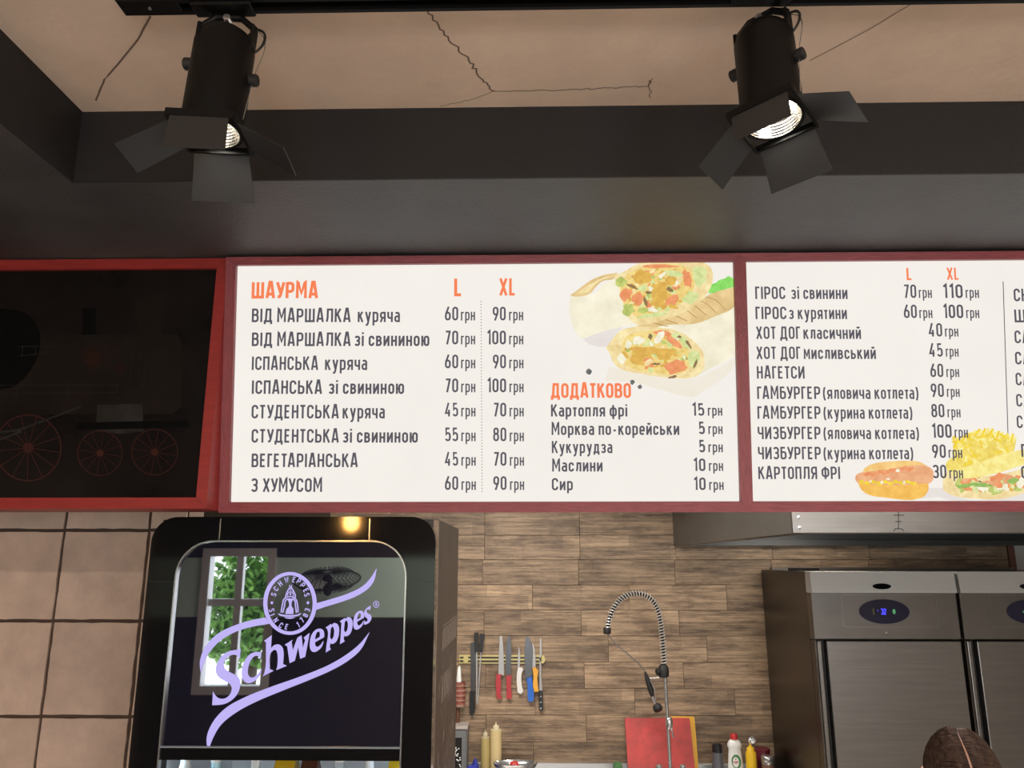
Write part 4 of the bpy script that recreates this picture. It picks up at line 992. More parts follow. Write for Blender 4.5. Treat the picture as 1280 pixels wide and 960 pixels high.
for d in range(2):
    X0 = fx0 + d * FWD; X1 = X0 + FWD; g = .008
    xa, xb = X0 + (0 if d == 0 else g), X1 - (g if d == 0 else 0)
    # sloping bright lip over the control fascia
    pr = Plane((xa, 0, 0), (0, 1, 0), (0, 0, 1)); mk('top_lip', prism(pr, [(YR + .06, fz1), (YR - .006, fz1), (YR - .014, zs1), (YR - .014, zs1 - .006), (YR + .06, zs1 - .006)][::-1], 0, xb - xa), M['lip'], fr)
    fas = mk('control_fascia', box(xa, xb, YR, YR + .06, zd1 + .004, zs1 - .0065, .0015), M['fascia'], fr)
    bx0, bx1 = X0 + c8(208, 0)[0] - fx0, X0 + c8(745, 0)[0] - fx0; bz1, bz0 = c8(300, 243)[1], c8(300, 430)[1]
    mk('pressed_outline', ring_prism(RP, rrect(bx0, bx1, bz0, bz1, .012, .012, 4), rrect(bx0 + .004, bx1 - .004, bz0 + .004, bz1 - .004, .009, .009, 4), 0, .002), M['steel'], fas)
    cx = X0 + pcx; orx = (c8(622, 340)[0] - c8(334, 340)[0]) / 2; orz = (c8(480, 270)[1] - c8(480, 411)[1]) / 2
    dsp = mk('oval_display', prism(RP, ell(cx, pcz, orx, orz), 0, .004), M['disp'], fas)
    s_ = orx / 144
    dig = lambda s, x, y, h_: text_geo(s, RP, cx + x * s_, None, pcz + y * s_, pcz + y * s_, h_ * s_, .0045, .2)
    if d == 0:
        mk('lit_digits', dig('3', -20, -16, 32), M['blue'], dsp); mk('lit_digits', dig('-', -42, -6, 30), M['blue'], dsp); mk('lit_digits', dig('2', -4, -16, 32), M['blue'], dsp)
        mk('lit_symbol', prism(RP, ell(cx + 55 * s_, pcz, 9 * s_, 15 * s_, 8), .004, .0046), M['green'], dsp); mk('lit_symbol', join(*[prism(RP, ell(cx - 62 * s_, pcz + q * s_, 4 * s_, 4 * s_, 8), .004, .0046) for q in (-12, 0, 12)]), M['amber'], dsp)
    else: mk('lit_symbol', prism(RP, ell(cx - 50 * s_, pcz, 5 * s_, 6 * s_, 8), .004, .0046), M['green'], dsp)
    bz = c8(460, 197)[1]; LPn = Plane((0, YR - .006, bz), (1, 0, 0), (0, .12, .99))
    bd = mk('oval_badge', prism(LPn, [(cx - .004 + a, c) for a, c in ell(0, 0, orx * .37, orz * .24)], .0, .008), M['blackgloss'], fas)
    mk('key_lock', lathe([(.006, 0), (.006, .006), (.004, .008)], (cx, YR + .001, c8(480, 458)[1]), 14, (0, -1, 0)), M['chrome'], fas)
    dr = mk('door', box(xa + .052, xb - .004, YR - .004, YR + .055, .14, zd1 - .003, .004, 2), M['steel'], fr)
    mk('handle_channel', box(xa + .030, xb if False else xa + .050, YR + .03, YR + .056, .14, zd1 - .003), M['rubber'], fr)
    mk('handle_strip', box(xa + .010, xa + .030, YR + .002, YR + .056, .14, zd1 - .003, .004, 2), M['steel'], fr)
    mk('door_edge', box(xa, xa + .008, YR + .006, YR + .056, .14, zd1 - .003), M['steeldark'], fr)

# ================================================================== EXTRACTION HOOD
YH = 2.50
hx0 = P(990, 655, YH).x; hzb = P(1100, 666.5, YH).z; hx1 = XE - .02; YHB = YW - .012; hzt = ZS - .01
M['filter'] = mat('grease_filter', (.10, .10, .10), .45, .8)
hd = thing('extraction_hood', 'large stainless extraction hood above the refrigerator', 'hood', ((hx0 + hx1) / 2, (YH + YHB) / 2, hzb))
hbb = P(900, 683, YHB).z
mk('front_panel', box(hx0, hx1, YH, YH + .012, hzb, hzt, .002), M['steel'], hd)
sp = Plane((hx0, 0, 0), (0, 1, 0), (0, 0, 1))
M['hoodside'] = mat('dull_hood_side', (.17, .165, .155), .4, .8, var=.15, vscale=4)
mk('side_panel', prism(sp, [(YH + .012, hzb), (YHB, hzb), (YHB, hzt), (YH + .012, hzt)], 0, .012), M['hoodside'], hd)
mk('front_gutter', box(hx0 + .012, hx1, YH + .012, YH + .06, hzb, hzb + .012), M['steel'], hd)
mk('side_gutter', box(hx0 + .012, hx0 + .07, YH + .06, YHB - .06, hzb, hzb + .012), M['steel'], hd)
mk('rear_gutter', box(hx0 + .012, hx1, YHB - .06, YHB, hzb, hzb + .03), M['filter'], hd)
for k in range(5):
    a0 = hx0 + .08 + k * .46; a1 = min(a0 + .45, hx1 - .02)
    if a1 - a0 > .1:
        fl = mk('grease_filter', box(a0, a1, YH + .10, YHB - .10, hzb + .20, hzb + .225), M['filter'], hd)
lh = mk('added_hood_lamp', box(1.2, 1.7, 3.95, 4.1, hzb + .132, hzb + .165, .003), M['white'], hd)  # unseen lamp added to brighten the planks above the refrigerator
mk('back_panel', box(hx0 + .012, hx1, YHB - .012, YHB, hzb + .03, hzt), M['filter'], hd)
area('added_hood_light', (1.45, 4.025, hzb + .128), (0, 0, 0), .46, .12, 5, (1, .93, .82))  # added light under the hood, for the shaded wall behind
for zz in (.018, .05, .10): mk('rivet', lathe([(.006, 0), (.005, .003), (0, .004)], (hx0 + .022, YH, hzb + zz), 10, (0, -1, 0)), M['chrome'], hd)
HFp = Plane((0, YH, 0), (1, 0, 0), (0, 0, 1)); mkl = []
for pts in ([(1123, 640), (1123, 661)], [(1117, 644), (1130, 644)], [(1119, 652), (1127, 652)], [(1117, 664), (1119, 661), (1127, 661), (1130, 664)]):
    vs, fs = ribbon2d([HFp.uv(*p) for p in pts], .0028, False); mkl.append(([HFp.pt(a, c, .0006) for a, c in vs], fs))
mk('pen_mark', join(*mkl), M['rubber'], hd)

# ================================================================== WORKTOP AND SINK WALL ITEMS
ZW = .93; YU = YW - .009
wk = thing('steel_worktop', 'stainless worktop with rear upstand along the plank wall', 'worktop', (.2, YW - .35, 0))
wx0, wx1 = -.85, fx0 - .02
mk('top', box(wx0, wx1, YU - .66, YU, ZW - .04, ZW, .003), M['steel'], wk)
zu = P(650, 954, YU - .02).z
solo('steel_upstand', box(wx0, wx1, YU - .018, YU - .0005, ZW + .0005, zu, .002), mat('pale_steel', (.55, .56, .57), .35, .7), 'low pale steel splash strip along the foot of the plank wall', 'splashback')
mk('cabinet', box(wx0 + .02, wx1 - .02, YU - .60, YU - .02, .12, ZW - .04), M['steel'], wk)
mk('plinth', box(wx0 + .04, wx1 - .04, YU - .56, YU - .06, 0, .12), M['rubber'], wk)
sx = P(838, 960, YU - .1).x
# magnetic knife rack
YN = YW - .008; NP = Plane((0, YN, 0), (1, 0, 0), (0, 0, 1)); c3 = lambda x, y: NP.uv(560 + x * .18757, 780 + y * .1875)
rk = thing('knife_rack', 'yellowed magnetic knife strip screwed to the plank wall', 'knife rack', (*NP.pt(*c3(360, 255))[:2], c3(360, 262)[1]))
M['oliv'] = mat('yellowed_plastic', (.55, .47, .20), .45); M['mag'] = mat('dark_magnet', (.06, .05, .04), .4, .5)
def nbox(x0, x1, y0, y1, h0, h1, bev=0):
    a, c = c3(x0, y1), c3(x1, y0); return box(a[0], c[0], YN - h1, YN - h0, a[1], c[1], bev)
mk('back_strip', nbox(75, 635, 207, 262, 0, .008), M['oliv'], rk)
for (y0, y1) in ((218, 230), (240, 252)): mk('magnet_bar', nbox(80, 630, y0, y1, .008, .011), M['mag'], rk)
mk('divider_strip', nbox(80, 630, 230.5, 239.5, .008, .0125), M['oliv'], rk)
for x in (120, 630):
    a = c3(x, 234); mk('end_clip', prism(NP, ell(a[0], a[1], .016, .022, 6), .008, .016), M['oliv'], rk)
# knives: outline in the rack's crop, blade + handle, each hanging on the strip
M['blade'] = mat('knife_steel', (.42, .42, .42), .45, .6); M['darkblade'] = mat('dark_knife_steel', (.12, .12, .125), .3, 1)
HK = .0130
def tool(name, label, cat, parts, grp='tools on the knife strip'):
    zs = min(c3(*p)[1] for q in parts for p in q[1]); xs = [c3(*p)[0] for q in parts for p in q[1]]
    t = thing(name, label, cat, (sum(xs) / len(xs), YN - HK, zs), grp)
    for q in parts:
        pn, pts, m, th = q[:4]; h0 = q[4] if len(q) > 4 else HK
        o2 = [(v.x, v.y) for v in smooth_path([c3(*p) for p in pts], 3, True, 45)]
        mk(pn, prism(NP, o2, h0, h0 + th), m, t)
    return t
HH = dict(red=PL('red_handle', (.42, .03, .04)), white=PL('white_handle', (.72, .71, .68)), blue=PL('blue_handle', (.02, .13, .55)), yellow=PL('yellow_handle', (.75, .36, .03)), black=PL('black_handle', (.012, .012, .013)))
def hnd(x0, x1, y0, y1, lean=0): return [(x0, y0), (x1, y0), (x1 - 5 + lean, y0 + 18), (x1 - 3 + lean, (y0 + y1) / 2), (x1 - 5 + lean, y1 - 20), (x1 + 4 + lean, y1 - 4), (x0 + 8 + lean, y1), (x0 + lean, (y0 + y1) / 2)]
tool('sharpening_steel', 'sharpening steel with black handle at the bottom, leftmost on the strip', 'sharpener', [('rod', [(153, 125), (168, 118), (176, 130), (176, 450), (155, 450)], M['darkblade'], .006), ('handle', [(150, 443), (180, 443), (182, 470), (176, 590), (165, 602), (148, 598), (145, 470)], HH['black'], .02, HK - .008)])
tool('meat_fork', 'thin steel skewer with upright black handle, left of its pair', 'skewer', [('handle', [(176, 56), (205, 54), (207, 180), (180, 184)], HH['black'], .018, HK + .007), ('rod', [(188, 175), (198, 175), (196, 520), (190, 520)], M['blade'], .004, HK + .0085)])
tool('meat_fork', 'thin steel skewer with upright black handle, right of its pair', 'skewer', [('handle', [(215, 64), (246, 66), (232, 186), (212, 184)], HH['black'], .018), ('rod', [(216, 180), (224, 180), (202, 530), (196, 530)], M['blade'], .004, HK + .001)])
tool('kitchen_knife', 'red-handled knife with an upswept tip, left of the red pair', 'knife', [('blade', [(345, 80), (358, 74), (366, 120), (374, 340), (336, 340), (340, 190)], M['blade'], .003), ('handle', hnd(322, 360, 332, 495, -2), HH['red'], .02, HK - .008)])
tool('kitchen_knife', 'red-handled knife with a darker pointed blade, right of the red pair', 'knife', [('blade', [(408, 70), (416, 90), (418, 340), (388, 340), (390, 130)], M['darkblade'], .003), ('handle', [(388, 340), (424, 338), (420, 420), (426, 480), (420, 495), (390, 493), (392, 440)], HH['red'], .02, HK - .008)])
tool('kitchen_knife', 'small white-handled knife with a thin worn blade', 'knife', [('blade', [(470, 150), (477, 165), (478, 295), (464, 295)], M['blade'], .002), ('handle', [(468, 288), (490, 286), (502, 300), (490, 330), (492, 400), (502, 445), (485, 462), (465, 452), (458, 380), (460, 320)], HH['white'], .02, HK - .008)])
tool('kitchen_knife', 'broad dark-bladed chef knife with a blue handle', 'knife', [('blade', [(520, 82), (535, 80), (556, 130), (560, 355), (516, 360), (510, 180)], M['darkblade'], .003), ('handle', [(522, 365), (560, 342), (562, 380), (572, 490), (565, 510), (540, 512), (532, 490), (530, 400)], HH['blue'], .022, HK - .008)])
tool('kitchen_knife', 'slim boning knife with a yellow handle overlapping the blue one', 'knife', [('blade', [(560, 125), (572, 145), (580, 190), (584, 290), (562, 290), (566, 180)], M['blade'], .003, HK + .004), ('handle', [(562, 285), (582, 282), (602, 310), (594, 340), (598, 400), (604, 440), (575, 444), (566, 400), (570, 340)], HH['yellow'], .018, HK + .016)])
kn = tool('kitchen_knife', 'long narrow knife with three rivets in its black handle, rightmost on the strip', 'knife', [('blade', [(612, 95), (620, 92), (624, 130), (620, 300), (628, 440), (608, 440), (610, 300)], M['blade'], .003), ('handle', [(606, 440), (630, 440), (632, 500), (634, 570), (608, 572), (604, 500)], HH['black'], .018, HK - .006)])
for y in (478, 517, 556):
    a = c3(618, y); mk('rivet', prism(NP, ell(a[0], a[1], .0045, .0045, 10), HK + .012, HK + .0132), M['chrome'], kn)
# basting brush hung left of the strip, half hidden by the cooler
bb = thing('basting_brush', 'brush with red striped handle and white tip beside the drinks cooler', 'brush', (c3(80, 540)[0], YN - .02, c3(80, 660)[1]), None)
zt_ = c3(75, 272)[1]; zm = c3(75, 380)[1]; zl = c3(80, 540)[1]; ze = c3(65, 665)[1]; bx_ = c3(76, 400)[0]
mk('tip', lathe([(.0, zt_), (.008, zt_ - .01), (.016, zm)][::-1], (bx_, YN - .03, 0), 14), M['wpl'], bb, True)
for k in range(10):
    za = zm + (zl - zm) * k / 10; zb_ = zm + (zl - zm) * (k + .62) / 10
    mk('handle_band', lathe([(.030 + .003 * (k % 2), zb_), (.030 + .003 * (k % 2), za)], (bx_ + .006, YN - .036, 0), 16), mat('worn_red_%d' % k, (.30, .07, .05), .6) if k % 2 == 0 else mat('faded_red_%d' % k, (.42, .20, .15), .6), bb, True)
mk('handle_core', lathe([(.024, zl - .004), (.024, zm)], (bx_ + .006, YN - .036, 0), 14), mat('pale_core', (.5, .40, .33), .5), bb, True)
mk('stem', lathe([(.010, ze), (.012, zl - .005)], (bx_ - .004, YN - .034, 0), 12), mat('brown_stem', (.12, .05, .03), .5), bb, True)
# grey scale box at the left end of the worktop
a0 = P(560 + 40 * .1876, 780 + 690 * .1875, YW - .14); a1 = P(560 + 128 * .1876, 780 + 690 * .1875, YW - .14)
gx0, gx1, gz1_ = a0.x - .10, a1.x, a0.z
dv = thing('grey_appliance', 'grey appliance with dark vented front half hidden by the drinks cooler', 'appliance', ((gx0 + gx1) / 2, YW - .08, ZW))
mk('housing', box(gx0, gx1, YW - .14, YW - .02, ZW, gz1_ - .01, .006), mat('grey_housing', (.16, .165, .17), .45), dv)
mk('lid', box(gx0 - .004, gx1 + .003, YW - .145, YW - .018, gz1_ - .01, gz1_ + .006, .003), mat('pale_grey_lid', (.42, .38, .35), .4), dv)
mk('dark_front', box(gx0 + .02, gx1 - .028, YW - .144, YW - .14, ZW + .02, gz1_ - .05), M['blackgloss'], dv)
rs = random.Random(8)
mk('vent_speck', join(*[box(x, x + .006, YW - .1455, YW - .144, z, z + .006) for x, z in [(rs.uniform(gx1 - .07, gx1 - .036), rs.uniform(ZW + .04, gz1_ - .10)) for _ in range(26)]]), M['wpl'], dv)['kind'] = 'stuff'
# squeeze bottles
def squeeze(label, px, pyt, pys, Y, r, m, tipm):
    zt_ = P(px, pyt, Y).z; zs_ = P(px, pys, Y).z; x = P(px, pys, Y).x; H_ = zs_ - ZW
    b = thing('squeeze_bottle', label, 'squeeze bottle', (x, Y, ZW), 'squeeze bottles')
    mk('body', lathe([(r * .92, 0), (r, .008), (r, H_ * .5), (r * .99, H_ - .012), (r * .96, H_)], (x, Y, ZW), 24), m, b, True)
    q = zt_ - zs_
    mk('nozzle', lathe([(r * .97, 0), (r * .97, q * .06), (r * .58, q * .10), (r * .56, q * .45), (r * .40, q * .58), (r * .16, q * .66), (r * .06, q)], (x, Y, zs_), 20), tipm, b, True)
    return b
mus = mat('sauce_cream', (.62, .49, .25), .4); mus2 = mat('sauce_dull_mustard', (.42, .33, .13), .4); nz_ = mat('milky_plastic', (.60, .52, .34), .35); nz2 = mat('milky_plastic_dull', (.45, .39, .26), .35)
squeeze('tall cream-coloured sauce squeeze bottle beside a shorter one', 620, 902, 912.5, YW - .12, .031, mus, nz_)
squeeze('short mustard-filled squeeze bottle left of the tall cream one', 606.8, 911, 922, YW - .13, .0245, mus2, nz2)
# blue cloth and shallow tray on the worktop
rs = random.Random(3)
cx = P(592, 955, YW - .22); zct = P(595, 953.5, YW - .22).z
V, F = [], []; n = 14
for j in range(n + 1):
    for i in range(n + 1):
        u, v = i / n * 2 - 1, j / n * 2 - 1; r = math.hypot(u, v)
        z = ZW + max(0, 1 - r ** 2.2) * (zct - ZW) * (1 + .18 * math.sin(7 * u + 3 * v) + .1 * rs.uniform(-1, 1)) + .003
        V.append((cx.x + u * .055, YW - .22 + v * .06, z))
for j in range(n):
    for i in range(n): k = j * (n + 1) + i; F.append((k, k + 1, k + n + 2, k + n + 1))
solo('blue_cloth', (V, F), mat('blue_cloth', (.02, .03, .30), .8), 'crumpled dark blue cloth on the worktop left of the sauce bottles', 'cloth', True)
tx0, tx1 = P(616, 955, YW - .2).x, P(672, 955, YW - .2).x; tz = P(645, 949.5, YW - .16).z
tp = Plane((0, 0, ZW), (1, 0, 0), (0, -1, 0))
ty = thing('oval_tray', 'shallow steel oval tray on a stand in front of the sauce bottles', 'tray', ((tx0 + tx1) / 2, YW - .22, ZW))
cxm = (tx0 + tx1) / 2; rx = (tx1 - tx0) / 2
def oval(prof, cx, cy, ratio, n=36):
    V, F = lathe(prof, (0, 0, 0), n); return [Vector((v.x + cx, v.y * ratio + cy, v.z)) for v in V], F
mk('stand', oval([(rx * .55, ZW), (rx * .5, tz - .03)], cxm, YW - .22, .5), M['steel'], ty, True)
mk('bowl', oval([(rx * .6, tz - .03), (rx * .9, tz - .015), (rx, tz), (rx * 1.02, tz), (rx * .9, tz - .02), (0, tz - .028)], cxm, YW - .22, .5), M['chrome'], ty, True)
solo('tomato_piece', oval([(0, tz - .028), (.022, tz - .022), (.026, tz - .008), (.018, tz + .004), (0, tz + .008)], P(643, 952, YW - .22).x, YW - .22, .8, 16), M['redpl'], 'small red piece of food lying in the oval tray', 'food', True)
# cutting boards leaning on the wall
def leanboard(name, label, px0, px1, pyt, Y0, Y1, m, th=.012):
    x0 = P(px0, pyt, Y1).x; x1 = P(px1, pyt, Y1).x; z1 = P((px0 + px1) / 2, pyt, Y1).z
    L_ = math.hypot(z1 - ZW, Y1 - Y0); pl = Plane(((x0 + x1) / 2, Y0, ZW + .0045), (1, 0, 0), (0, Y1 - Y0, z1 - ZW)); w_ = (x1 - x0) / 2
    o = solo(name, prism(pl, rrect(-w_, w_, 0, L_, .008, .008, 4), -th, 0), m, label, 'cutting board'); return o
leanboard('cutting_board', 'yellow plastic cutting board behind the red one', 838, 868, 896.5, YW - .085, YW - .032, mat('yellow_board', (.78, .42, .03), .5))
leanboard('cutting_board', 'red plastic cutting board with dark stains leaning behind the tap', 781, 862, 898.5, YW - .155, YW - .053, mat('red_board', (.52, .045, .042), .5, var=.3, vscale=9, col2=(.28, .03, .03)))
rb = bpy.data.objects['cutting_board.001']
# pre-rinse tap
YTp = YW - .26
T = lambda x, y, dy=0: P(730 + x * .25, 720 + y * .25, YTp + dy)
tap = thing('prerinse_tap', 'tall chrome pre-rinse tap with a coiled spring arch', 'tap', (T(432, 955).x, YTp, ZW))
zb_ = ZW
col_top = T(405, 500); col_bot = Vector((T(432, 955).x, YTp, ZW))
mk('base', lathe([(.035, 0), (.035, .012), (.022, .02), (.022, .06)], (col_bot.x, YTp, ZW), 20), M['chrome'], tap, True)
for s in (-1, 1):
    v = mk('valve_handle', join(tube([(col_bot.x, YTp, ZW + .045), (col_bot.x + s * .055, YTp, ZW + .050), (col_bot.x + s * .06, YTp - .01, ZW + .09)], .009, 10), lathe([(.012, 0), (.018, .01), (.016, .024), (.006, .03)], (col_bot.x + s * .06, YTp - .01, ZW + .085), 14)), M['chrome'], tap, True)
mk('riser', tube([col_bot + Vector((0, 0, .05)), T(418, 720), col_top], .0095, 12), M['chrome'], tap, True)
mk('joint', lathe([(.012, -.03), (.018, -.022), (.02, 0), (.018, .022), (.012, .03)], T(426, 737), 18), M['chrome'], tap, True)
mk('joint_lever', tube([T(426, 737), T(440, 775, -.02), T(448, 808, -.02)], .005, 8), M['chrome'], tap, True)
mk('clamp', lathe([(.012, -.032), (.026, -.026), (.029, 0), (.024, .024), (.013, .035)], T(398, 476), 18), M['rubber'], tap, True)
mk('clamp_knob', lathe([(.016, 0), (.02, .006), (.018, .024), (.012, .028)], T(385, 478), 14, (-1, -.4, 0)), M['rubber'], tap, True)
hs_pts = [(402, 440), (397, 380), (392, 310), (385, 245), (372, 180), (348, 130), (310, 98), (262, 88), (212, 98), (170, 130), (140, 178), (124, 225), (118, 262)]
path = smooth_path([T(x, y) for x, y in hs_pts], 14)
mk('hose', tube(path, .0085, 10), M['rubber'], tap, True)
# spring coil around the hose
L_ = [0]
for i in range(1, len(path)): L_.append(L_[-1] + (path[i] - path[i - 1]).length)
coil = []; turns = 46; N = turns * 9
for k in range(N + 1):
    s = L_[-1] * k / N; i = max(j for j in range(len(L_)) if L_[j] <= s + 1e-9); i = min(i, len(path) - 2)
    f = (s - L_[i]) / (L_[i + 1] - L_[i]); p = path[i].lerp(path[i + 1], f); tg = (path[i + 1] - path[i]).normalized()
    n1 = Vector((0, 1, 0)); n2 = tg.cross(n1).normalized(); a = 2 * PI * turns * k / N
    coil.append(p + (n1 * math.cos(a) + n2 * math.sin(a)) * .0155)
mk('spring', tube(coil, .0026, 5), mat('spring_steel', (.70, .68, .65), .35, .45), tap, True)
mk('spring_ferrule', lathe([(.018, -.016), (.02, -.012), (.02, .012), (.017, .016)], T(116, 274), 16), M['rubber'], tap, True)
mk('thin_hose', tube(smooth_path([T(118, 290), T(160, 340), T(230, 400), T(280, 445), T(308, 482)], 6), .0035, 8), mat('grey_hose', (.16, .14, .13), .5), tap, True)
sg = mk('spray_grip', tube([T(306, 480), T(318, 520), T(334, 570), T(342, 600)], [.006, .013, .015, .010], 12), M['rubber'], tap, True)
mk('spray_neck', tube([T(342, 600), T(350, 628), T(362, 648)], .0075, 10), M['chrome'], sg, True)
mk('spray_head', lathe([(.012, -.016), (.023, -.006), (.025, .012), (.02, .02)], T(366, 655), 18, (.3, -.5, -.8)), M['rubber'], sg, True)
mk('spray_lever', tube([T(330, 520, -.012), T(352, 560, -.02), T(360, 600, -.02), T(356, 625, -.01)], .003, 8), M['chrome'], sg, True)
mk('wall_hook', tube([T(398, 506), T(350, 510), T(310, 513), T(308, 500)], .0035, 8), M['chrome'], tap, True)
# things on the right end of the worktop
YJ = YW - .16
Q = lambda x, y, Y=YJ: P(880 + x / 12, 880 + y / 12, Y)
def onwork(px, py, Y=YJ): v = Q(px, py, Y); return v.x, v.z - ZW
x, h = onwork(195, 590); gr = thing('pepper_grinder', 'grey pepper grinder with speckled dark top left of the dish soap', 'grinder', (x, YJ, ZW)); R_ = .033
mk('body', lathe([(R_ * 1.1, 0), (R_ * 1.1, .03), (R_ * .85, h * .55), (R_ * .80, h * .78)], (x, YJ, ZW), 20), mat('grey_grinder', (.10, .10, .115), .4), gr, True)
mk('head', lathe([(R_ * .82, h * .78), (R_ * .86, h * .82), (R_ * .80, h * .97), (R_ * .6, h)], (x, YJ, ZW), 20), mat('speckled_dark', (.05, .05, .055), .2, .6, var=.8, vscale=80), gr, True)
x, h = onwork(445, 445); hsh = Q(445, 525).z - ZW
so = thing('dish_soap_bottle', 'white dish soap bottle with red cap and green swirl label', 'soap bottle', (x, YJ, ZW))
def flatlathe(prof, x, Y, z, ratio, n=28):
    V, F = lathe(prof, (0, 0, 0), n); return [Vector((v.x + x, v.y * ratio + Y, v.z + z)) for v in V], F
mk('body', flatlathe([(.036, 0), (.040, .01), (.040, hsh * .35), (.034, hsh * .66), (.031, hsh * .78), (.037, hsh * .84), (.036, hsh * .90), (.028, hsh * .96), (.018, hsh)], x, YJ, ZW, .6), M['wpl'], so, True)
mk('cap', flatlathe([(.019, hsh), (.019, h - .006), (.016, h)], x, YJ, ZW, 1), M['redpl'], so, True)
SPn = Plane((x, YJ - .0245, ZW), (1, 0, 0), (0, 0, 1)); lz = Q(450, 850).z - ZW
gl = mat('label_green', (.05, .20, .06), .4)
lab = mk('label', prism(SPn, ell(0, lz, .024, .034, 24), -.012, .0), gl, so)
mk('label_centre', prism(SPn, ell(-.003, lz - .002, .0165, .025, 24), 0, .0004), M['wpl'], lab)
mk('label_drop', prism(SPn, [(-.006, lz + .010), (0, lz + .010), (-.002, lz + .020)], .0004, .0008), M['rubber'], lab)
mk('label_lettering', text_geo('FAIRY', SPn, -.0165, .0115, lz - .008, lz - .008, .012, .0009, .17), M['redpl'], lab)
def yb():
    x, _ = onwork(700, 720, YJ - .02); Yy = YJ - .02; zs_ = Q(700, 715, Yy).z; zt_ = Q(685, 575, Yy).z; q = zt_ - zs_; r = .027
    b = thing('squeeze_bottle', 'bright yellow mustard squeeze bottle right of the dish soap', 'squeeze bottle', (x, Yy, ZW), 'squeeze bottles')
    mk('body', lathe([(r * .95, 0), (r, .008), (r, zs_ - ZW - .006), (r * .95, zs_ - ZW)], (x, Yy, ZW), 24), M['yel'], b, True)
    mk('nozzle', lathe([(r * .75, 0), (r * .72, q * .35), (r * .55, q * .5), (r * .22, q * .62), (r * .06, q)], (x, Yy, zs_), 20), M['yel'], b, True)
yb()
Yl = YW - .032
ld = thing('steel_ladle', 'shiny ladle standing head up behind the yellow bottle', 'ladle', (Q(760, 900, Yl).x, Yl, ZW))
mk('handle', tube([Vector((Q(770, 900, Yl).x, Yl, ZW)), Q(765, 640, Yl), Q(740, 590, Yl)], .004, 8), M['chrome'], ld, True)
c_ = Q(715, 545, Yl); V, F = lathe([(0, 0), (.012, .003), (.020, .012), (.022, .020), (.020, .019), (.010, .006), (0, .004)], (0, 0, 0), 18)
Mx = Matrix.Translation(c_) @ Matrix.Rotation(R(-40), 4, 'Y') @ Matrix.Rotation(R(70), 4, 'X') @ Matrix.Scale(.95, 4)
mk('bowl', ([Mx @ v for v in V], F), M['chrome'], ld, True)
x, h = onwork(870, 660, YW - .09); jr = thing('red_canister', 'dark red canister half hidden behind the yellow bottle', 'canister', (x, YW - .09, ZW))
mk('body', lathe([(.038, 0), (.040, .006), (.040, h - .02), (.038, h - .014)], (x, YW - .09, ZW), 24), mat('dark_red_tin', (.11, .012, .022), .35), jr, True)
mk('lid', lathe([(.041, h - .014), (.041, h - .003), (.038, h)], (x, YW - .09, ZW), 24), mat('dark_red_lid', (.13, .015, .025), .3), jr, True)
x, h = onwork(950, 775, YJ - .03); sh = thing('steel_shaker', 'small steel shaker with ringed lid beside the refrigerator', 'shaker', (x, YJ - .03, ZW)); r = .031
mk('body', lathe([(r * .9, 0), (r, .008), (r, h * .72)], (x, YJ - .03, ZW), 22), mat('glass_spice', (.20, .11, .08), .2), sh, True)
mk('lid', lathe([(r * 1.03, h * .72), (r * 1.05, h * .80), (r * .98, h * .82), (r * 1.05, h * .85), (r * 1.05, h * .97), (r * .95, h)], (x, YJ - .03, ZW), 22), M['chrome'], sh, True)
gx = P(772, 956, YJ); solo('green_sponge', box(gx.x - .02, gx.x + .022, YW - .20, YW - .13, ZW, P(772, 953.5, YJ).z, .006, 2), mat('green_sponge', (.08, .20, .07), .9, bump=.5, bscale=120), 'small green sponge left of the red cutting board', 'sponge')
solo('red_bottle_top', lathe([(.012, 0), (.012, Q(575, 395).z - ZW - .01), (.006, Q(575, 395).z - ZW)], (Q(560, 395, YW - .04).x, YW - .04, ZW), 12), M['redpl'], 'thin red bottle just showing behind the dish soap cap', 'bottle') if False else None

# ================================================================== PERSON
HY = 1.80
hc = P(1196, 902, HY); hx = hc.x; htop = hc.z - .012
pe = thing('person', 'person with parted dark brown hair, head bowed, in front of the steel refrigerator', 'person', (hx, HY, 0))
def skin_mesh(name, nodes, edges, mt, parent, sub=2):
    me = bpy.data.meshes.new(name); off = woff(parent)
    me.from_pydata([tuple(Vector(n[0]) - off) for n in nodes], edges, [])
    o = bpy.data.objects.new(name, me); COL.objects.link(o); o.parent = parent
    sk = o.modifiers.new('skin', 'SKIN'); sk.use_smooth_shade = True
    if not me.skin_vertices: bpy.context.view_layer.objects.active = o
    for i, n in enumerate(nodes):
        r = n[1]; me.skin_vertices[0].data[i].radius = r if isinstance(r, tuple) else (r, r)
    me.skin_vertices[0].data[0].use_root = True
    s = o.modifiers.new('sub', 'SUBSURF'); s.levels = sub; s.render_levels = sub
    dg = bpy.context.evaluated_depsgraph_get(); m2 = bpy.data.meshes.new_from_object(o.evaluated_get(dg))
    o.modifiers.clear(); o.data = m2; m2.materials.clear(); m2.materials.append(mt)
    for p in m2.polygons: p.use_smooth = True
    return o
M['skin'] = mat('skin', (.50, .27, .20), .5); M['shirt'] = mat('black_shirt', (.02, .02, .022), .8)
hz = htop - .105                      # centre of the skull
nodes = [((hx, HY + .05, .92), (.15, .11)), ((hx, HY + .045, 1.08), (.14, .10)), ((hx, HY + .04, 1.24), (.155, .105)), ((hx, HY + .045, 1.36), (.13, .085)), ((hx, HY + .05, hz - .17), (.058, .058)), ((hx, HY + .02, hz - .10), (.055, .06))]
E = [(0, 1), (1, 2), (2, 3), (3, 4), (4, 5)]
def add(p, r, par): nodes.append((p, r)); E.append((par, len(nodes) - 1)); return len(nodes) - 1
